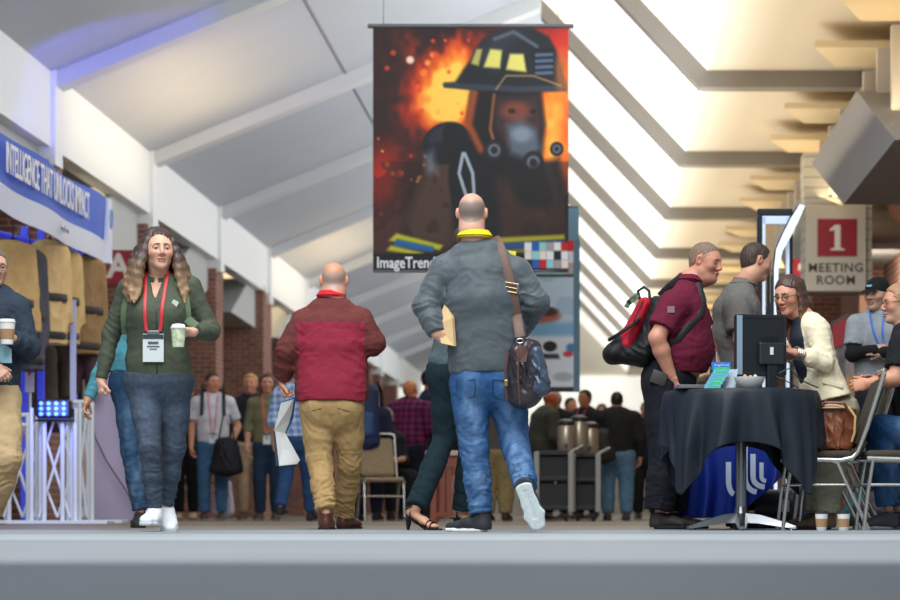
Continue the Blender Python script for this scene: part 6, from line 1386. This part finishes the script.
def easel():
    D=19; c=(XW(836,D),D,0); X=lambda px:XW(px,D)-c[0]; t=empty('poster_stand',c,'red topped poster stand leaning between the blazer woman and the man in the cap','sign'); 
    k=MB(); k.prism([(X(831),0,ZW(322,D)),(X(849),.12,ZW(312,D)),(X(849),.12,ZW(470,D)),(X(831),0,ZW(478,D))],(0,.03,0)); k.build('frame',mat('easel_frame','#5b5350',.5),t)
    k=MB(); k.prism([(X(832.5),-.006,ZW(325,D)),(X(847.5),.10,ZW(316,D)),(X(847.5),.10,ZW(342,D)),(X(832.5),-.006,ZW(350,D))],(0,.01,0)); k.build('red_heading',mat('heading_red','#a8323a',.5),t)
    k=MB(); k.prism([(X(832.5),-.006,ZW(351,D)),(X(847.5),.10,ZW(343,D)),(X(847.5),.10,ZW(466,D)),(X(832.5),-.006,ZW(473,D))],(0,.01,0)); k.build('picture',mat('picture_grey','#8f8684',.5,col2='#4f4a52',vs=7),t)
    k=MB(); 
    for px in (832,848): k.cyl((X(px),.05,0),(X(px),.03,ZW(470,D)+.02),.012)
    k.build('leg',mat('easel_frame','#5b5350',.5),t,True)
    D=18.6; k=MB(); k.box2(-.12,.12,0,.03,.7,1.35); k.build('panel',mat('panel_yellow','#c08a2c',.5,col2='#2c5a80',vs=4),(t:=empty('poster_stand',(XW(862,D),D,0),'low yellow and blue poster behind the forearms of the man in the black tee','sign'))); k=MB(); k.cyl((0,.02,0),(0,.02,.72),.015); k.box2(-.15,.15,-.1,.1,0,.03); k.build('stand',mat('easel_frame','#5b5350',.5),t)
easel()
# ---------------------------------------------------------------- people further back
def bg(label,px,top,D,yaw,topc='#333333',pants='#223344',hairc='#3a2a20',skin='#c08a70',style='short',arms='down',build=1.0,stride=0,lean=0,sleeve='long',plaid=None,group=None,fem=0,capc=None,shoes='#2a2420',H=None,sit=False,beard=0,legw=1,vneck=None,lany=None,arm2=None,pitch=0,hyaw=None):
    zt=ZW(top,D); H=H or zt; f=Fig(label,D,px,group,lo=True); Rm=frame(yaw); side,fwd=Rm[:,0],Rm[:,1]
    def T(x,y,z): return side*x*1.0+fwd*y+np.array([0,0,z])
    b=build; ln=lean
    if sit: base=.47-.52*H
    else: base=0
    hz=lambda q: q*H+base
    f.neckbase=T(0,.02+ln*.9,hz(.850)); f.yaw=yaw
    f.side,f.fwd=side,fwd
    st=[(T(0,ln*.85,hz(.83)),.14*b,.085*b),(T(0,.0+ln*.7,hz(.79)),.19*b,.12*b),(T(0,.01+ln*.45,hz(.70)),.185*b,.135*b),(T(0,.01+ln*.2,hz(.60)),.175*b,.13*b+(b-1)*.12),(T(0,0,hz(.515)),.18*b,.13*b)]
    f.torso([(p,a,q) for p,a,q in st])
    f.yaw=yaw; f.side,f.fwd=side,fwd
    hc=T(0,.035+ln,hz(.932))
    f.head(*hc,yaw=yaw if hyaw is None else hyaw,pitch=pitch,sc=H/1.78*1.02,local=True,skin=skin,fem=fem,beard=beard,eyes=False,brow=hairc,neck=.052,beardcol=hairc)
    A=[]
    for i,sg in enumerate((-1,1)):
        sh=T(sg*.185*b,ln*.75,hz(.80)); mode=arms if i==0 or arm2 is None else arm2
        if mode=='down': el=T(sg*(.235*b+.01),-.02+ln*.4,hz(.635)); wr=T(sg*(.25*b),.05+ln*.3,hz(.50)); hd,hn=(0,.1,-1),(-sg,0,0)
        elif mode=='front': el=T(sg*(.245*b),.02+ln*.5,hz(.645)); wr=T(sg*.10,.27+ln*.5,hz(.66)); hd,hn=(-sg*.5,.8,.1),(0,0,-1)
        elif mode=='pocket': el=T(sg*(.29*b),-.06,hz(.64)); wr=T(sg*(.22*b),.08,hz(.53)); hd,hn=(-sg*.3,.3,-1),(-sg,0,0)
        elif mode=='drink': el=T(sg*(.25*b),.04,hz(.645)); wr=T(sg*.10,.24,hz(.76)); hd,hn=(-sg*.4,.4,.8),(0,-1,0)
        conv=lambda v: side*v[0]+fwd*v[1]+np.array([0,0,v[2]])
        A.append(f.arm(sh,el,wr,hand=(conv(hd),conv(hn),sg if mode!='x' else 1,.5)))
    Ls=[]
    for sg in (-1,1):
        q=stride*sg
        if sit: hp=T(sg*.10,0,.50); kn=T(sg*.13,.42,.50); an=T(sg*.13,.42,.10)
        else: hp=T(sg*.09*b,0,hz(.50)); kn=T(sg*.10*b,q*.5+.02+(.06 if q<0 else 0),hz(.28)); an=T(sg*.10*b,q-.02,hz(.052)+(.06 if q<-.15 else 0))
        Ls.append(f.leg(hp,kn,an))
    f.finish()
    tm=fabric('cloth_'+topc.strip('#'),topc,.85)
    cf=None
    if plaid:
        c1,c2=[np.array(srgb(c),np.float32) for c in plaid]
        tm=fabric('plaid_'+plaid[0].strip('#'),plaid[0],.85,attr=True,bump=0)
        def cf(V):
            u=V@side.astype(np.float64); w_=((np.sin(u*2*math.pi/.075)>.1)*.5+(np.sin(V[:,2]*2*math.pi/.075)>.1)*.5)[:,None]; return c1*(1-w_)+c2*w_
    s=f.top(tm,A,hem=T(0,0,hz(.50)),sl=sleeve,r=(.075*b,.062*b,.046),name='jacket' if sleeve=='long' else 'shirt',colfn=cf,collar=True,fold=.008,matc=vneck and fabric('cloth_'+vneck.strip('#'),vneck))
    pm_=fabric('cloth_'+pants.strip('#'),pants,.9,var=.2,vs=20)
    f.trousers(pm_,Ls,T(0,0,hz(.525)) if not sit else T(0,-.02,.56),r=(.098*b*legw,.078*legw,.062*legw),hipab=(.18*b,.13*b),name='trousers')
    for l in Ls: f.shoe(l[2],fwd if stride>=0 or l is Ls[0] else fwd,m=shoes,sole='#8a8680',L=.28,z=0 if l[2][2]<.13 else None)
    hm=mat('hair_'+hairc.strip('#'),hairc,.6,var=.3,vs=60)
    if capc: f.cap(fabric('cap_'+capc.strip('#'),capc)); f.hair(hm,t=.005,bald=.035)
    elif style=='short': f.hair(hm,t=.011)
    elif style=='long':
        def ex(S):
            S.cone(f.H(0,-.05,.02),f.H(0,-.065,-.20),.085,.075,.05,.04,side=f.hR[:,0],k=.04)
            for sg in (-1,1): S.chain([(f.H(sg*.07,-.01,.05),.03,.04),(f.H(sg*.085,-.0,-.05),.028,.04),(f.H(sg*.085,.03,-.22),.02,.025)],k=.03)
        f.hair(hm,t=.014,extra=ex,noise=.003)
    if lany: f.lanyard(mat('lan'+lany.strip('#'),lany,.5),f.st[3][0]+fwd*.1,badge=True)
    return f
def daypack(f,label,col,D=None,back=.20,z=1.2,col2=None,w_=.16,h_=.24):
    c=-f.fwd*back+np.array([0,0,z]); t=empty('backpack',c+np.array([f.X,f.D,0]),label,'backpack'); S=SDF(); S.noise=.006; S.cone((0,0,h_),(0,0,-h_+.05),w_*.9,w_,.09,.11,side=f.side,k=.03); S.mesh('main_compartment',.016,fabric('pack'+col.strip('#'),col,.6),t)
    S=SDF(); S.cone(-f.fwd*.08+np.array([0,0,h_*.1]),-f.fwd*.09-np.array([0,0,h_*.55]),w_*.75,w_*.8,.05,.06,side=f.side,k=.03); S.mesh('front_pocket',.016,fabric('pack'+(col2 or col).strip('#')+'b',col2 or col,.5),t)
    k=MB()
    for sg in (-1,1): k.tube([f.side*sg*.11+f.fwd*.03+np.array([0,0,h_]),f.side*sg*.12+f.fwd*.14+np.array([0,0,h_+.12]),f.side*sg*.125+f.fwd*.30+np.array([0,0,h_]),f.side*sg*.13+f.fwd*.34+np.array([0,0,0]),f.side*sg*.14+f.fwd*.05+np.array([0,0,-h_*.7])],.02,8,flat=(.022,.008),up=tuple(f.fwd))
    k.build('shoulder_strap',mat('strap_black','#0e0e10',.6),t,True)
def hangbag(loc,label,col,w_=.16,h_=.3,name='shoulder_bag',cat='bag'):
    t=empty(name,loc,label,cat); S=SDF(); S.noise=.008; S.cone((0,0,-.04),(0,0,-h_),w_*.7,w_,.07,.08,k=.03); S.fold((0,-.08,-h_*.5),.2,(1,0,.2),50,.012,1.1); S.mesh('bag_body',.014,fabric('bagc'+col.strip('#'),col,.6),t)
    k=MB(); k.tube([(-w_*.5,0,-.05),(-w_*.2,0,.28),(w_*.2,0,.28),(w_*.5,0,-.05)],.010,6); k.build('strap',mat('strap_black','#0e0e10',.6),t,True)
a=bg('man in a pale grey tee and blue jeans wearing a dark backpack',213,373,29.5,172,'#c4c3c9','#3c5f80','#2f2420',sleeve='short',arms='pocket',arm2='down',lany='#c07080',shoes='#4a3426',hyaw=150); daypack(a,'dark backpack on the man in the pale grey tee','#1e2128',z=1.25)
hangbag((XW(228,29.2),29.1,.95),'black shoulder bag beside the khaki legs behind the man in the pale tee','#14161c',.20,.36)
hangbag((XW(226,30.2),30.0,.47),'white and violet carrier bag near the floor beside the khaki legs','#c9c4dc',.14,.36,name='carrier_bag')
bg('blond person in a dark top and khakis behind the woman in the olive top',251,374,31.0,185,'#20242c','#b29c7e','#b98a4c',style='short',fem=1,shoes='#5a4030')
a=bg('woman in an olive top and dark jeans with an orange lanyard and shoulder bag',268,374,29.0,178,'#6b6a4c','#1e2f45','#4a3226',style='long',fem=1,sleeve='roll',arms='down',lany='#c8503c',build=.93,shoes='#4c3c34')
hangbag((XW(281,29.6),29.6,1.1),'black bag on the back of the woman in the olive top','#15161a',.10,.4)
bg('person in black mostly hidden behind the grey jeans of the olive pullover woman',186,384,31.5,180,'#17181c','#101116','#2a201c',build=.9,shoes='#b09a80')
a=bg('man in a blue checked shirt and dark blue jeans walking away, behind the booklet',296,362,26.5,8,'#7f9fc8','#27456e','#6b5a4c',plaid=('#5a80b8','#c5d3e6'),stride=.24,sleeve='roll',capc='#9a2a30',shoes='#1a1c22')
a=bg('person in navy with a large dark blue backpack just right of the khaki trousers',368,388,27.5,10,'#1b2438','#141c2c','#2a2422',arms='front',shoes='#171a20'); daypack(a,'large dark blue backpack right of the khaki trousers','#1c2c4c',z=1.12,col2='#27406a',w_=.19,h_=.30)
bg('seated grey-haired man in dark clothes on the beige backed chair',385,446,28.5,150,'#20242c','#1a1c24','#8f8a86',H=1.70,sit=True,arms='front',build=.95)
bg('heavy man in a purple and black checked shirt and dark trousers, back to the room',409,381,29.5,28,'#5a2048','#181c2a','#b9764c',plaid=('#7a2458','#1c1424'),arms='front',build=1.22,shoes='#1a1a1c',skin='#c47a50')
bg('man in a navy cap and navy tee standing beside the heavy man in checks',428,370,31.5,75,'#1b2440','#141824','#2a2220',sleeve='short',arms='front',capc='#171c26',skin='#b0644a',shoes='#1a1a1c')
bg('person in khaki trousers seen between the legs of the man in jeans',497,388,27.5,10,'#5c5850','#8f7c54','#3a2a20',arms='front',shoes='#3a2c20',legw=1.2)
bg('man in an olive grey vest with a bald head bending over the coffee carts',538,391,28.5,65,'#4a4a40','#16181e','#b86a44',style='none',arms='front',lean=.12,skin='#b8643c',build=1.1,shoes='#1a1a1c')
bg('bearded grey-haired man in black facing the room behind the coffee urns',556,392,31,200,'#17181c','#15161c','#9a9088',arms='drink',beard=.7,skin='#b8704c')
bg('dark haired man in black with a pink lanyard behind the coffee urns',586,390,31.5,215,'#131418','#15161c','#1a1412',arms='front',lany='#a83a54',skin='#a8704c')
a=bg('man in a black quilted jacket and faded jeans, back turned, beside the coffee carts',617,392,28.5,-5,'#1c1c1a','#54748c','#15120f',arms='front',arm2='down',build=1.08,vneck='#6a2230',shoes='#3a3a3c',legw=1.12)
k=MB(); hangbag((a.X+XW(601,28.2)-XW(617,28.2),28.15,1.02),'dark olive messenger bag on the hip of the man in the quilted jacket','#26241c',.17,.30)
bg('person in dark clothes almost hidden behind the black trousers of the maroon polo man',646,402,32,180,'#1a2030','#15161c','#2a1c14',skin='#b06a4c',arms='down')
bg('dark dressed person behind the heavy man in checks, far down the hall',452,392,36,170,'#1c1e28','#15161c','#2a2220')
bg('dark dressed person far down the hall behind the pink lanyard man',570,398,38,150,'#22232a','#15161c','#2a2220'); bg('person in brown far down the hall left of the purple checks',398,402,40,20,'#3a2f2a','#1a1a20','#2a2220')
bg('person in a dark jacket far behind the coffee carts, near the far windows',602,404,42,190,'#2a2422','#15161c','#3a2a20')
# ---------------------------------------------------------------- furniture further back
def cart(px0,px1,top,D,label):
    x0,x1=XW(px0,D),XW(px1,D); zt=ZW(top,D); w_=x1-x0; t=empty('service_cart',((x0+x1)/2,D,0),label,'cart'); h=w_/2; gm=mat('cart_post','#8d8a82',.4,.3)
    for sx in (-1,1):
        for y in (-.25,.25): k=MB(); k.box2(sx*h-.03,sx*h+.03,y-.03,y+.03,.10,zt,.006); k.build('post',gm,t)
    for z in (.12,.12+(zt-.12)*.5,zt-.04): k=MB(); k.box2(-h,h,-.27,.27,z,z+.05,.008); k.build('shelf',mat('cart_black','#101114',.5),t)
    k=MB(); k.box2(-h+.04,h-.04,-.22,.24,.17,.12+(zt-.12)*.5-.03); k.box2(-h+.04,h-.04,-.22,.24,.12+(zt-.12)*.5+.05,zt-.06); k.build('side_panel',mat('cart_dark','#0b0c10',.6),t)
    for sx in (-1,1):
        for y in (-.22,.22): k=MB(); k.cyl((sx*(h-.05)-.015,y,.05),(sx*(h-.05)+.015,y,.05),.05); k.cyl((sx*(h-.05),y,.05),(sx*(h-.05),y,.12),.012); k.build('caster',mat('rubber','#16161a',.7),t,True)
    k=MB(); k.tube([(h,-.2,zt),(h+.12,-.2,zt+.06),(h+.12,.2,zt+.06),(h,.2,zt)],.014,8); k.build('handle',gm,t,True); return t,zt
D=26.8
c1,z1=cart(537,571,452,D,'black service cart below the bending man in the vest'); c2,z2=cart(573,598,454,D+.3,'black service cart beside the faded jeans, with open shelves')
for px,py,dd,lab in ((579,z1,27.1,'beige topped coffee urn on the right hand service cart'),(566,z1,26.9,'steel coffee urn with black lid standing nearer the vest man'),(590,z1,27.3,'low steel coffee urn nearest the quilted jacket man')):
    t=empty('coffee_urn',(XW(px,dd),dd,z1 if px<572 else z2),lab,'urn'); hh=.44 if px==579 else .36
    k=MB(); k.lathe((0,0,0),[(.085,0),(.095,.02),(.095,hh*.7),(.08,hh*.8)]); k.build('urn_body',mat('urn_steel','#b3a48e',.3,.6),t,True); k=MB(); k.lathe((0,0,hh*.8),[(.085,0),(.10,.02),(.09,.05),(.03,.07)]); k.build('lid',mat('urn_black','#1c1a18',.4),t,True); k=MB(); k.tube([(0,-.09,.08),(0,-.15,.08),(0,-.15,.04)],.014,8); k.build('spout',mat('urn_black','#1c1a18',.4),t,True)
def wood_table():
    D=25.5; x0,x1=XW(432,D),XW(476,D); t=empty('wooden_table',((x0+x1)/2,D,0),'reddish brown slatted wooden side table behind the teal jeans','table'); h=(x1-x0)/2; m=mat('red_wood','#7a3a22',.5,var=.2,vs=12,stretch=(1,1,.2)); zt=.72
    k=MB(); k.box2(-h-.05,h+.05,-.3,.3,zt-.05,zt,.01); k.build('table_top',mat('wood_top','#b59a84',.5),t); k=MB(); k.box2(-h,h,-.26,-.22,zt-.17,zt-.05); k.build('apron',m,t)
    for x in (-h+.03,h-.03):
        for y in (-.24,.24): k=MB(); k.box2(x-.03,x+.03,y-.03,y+.03,0,zt-.05); k.build('leg',m,t)
    for i in range(4): k=MB(); x=-h+.12+i*(2*h-.24)/3; k.box2(x-.03,x+.03,-.25,-.23,.08,zt-.15); k.build('slat',m,t)
    k=MB(); k.box2(-h,h,-.26,-.22,.05,.10); k.build('rail',m,t)
wood_table()
k=banquet_chair('empty beige banquet chair behind the khaki trousers, in front of the seated man',381,27.0,rz=R(105),fab='#8d7b60')
banquet_chair('beige banquet chair under the seated grey-haired man',385,28.6,rz=R(120),fab='#8a795f')
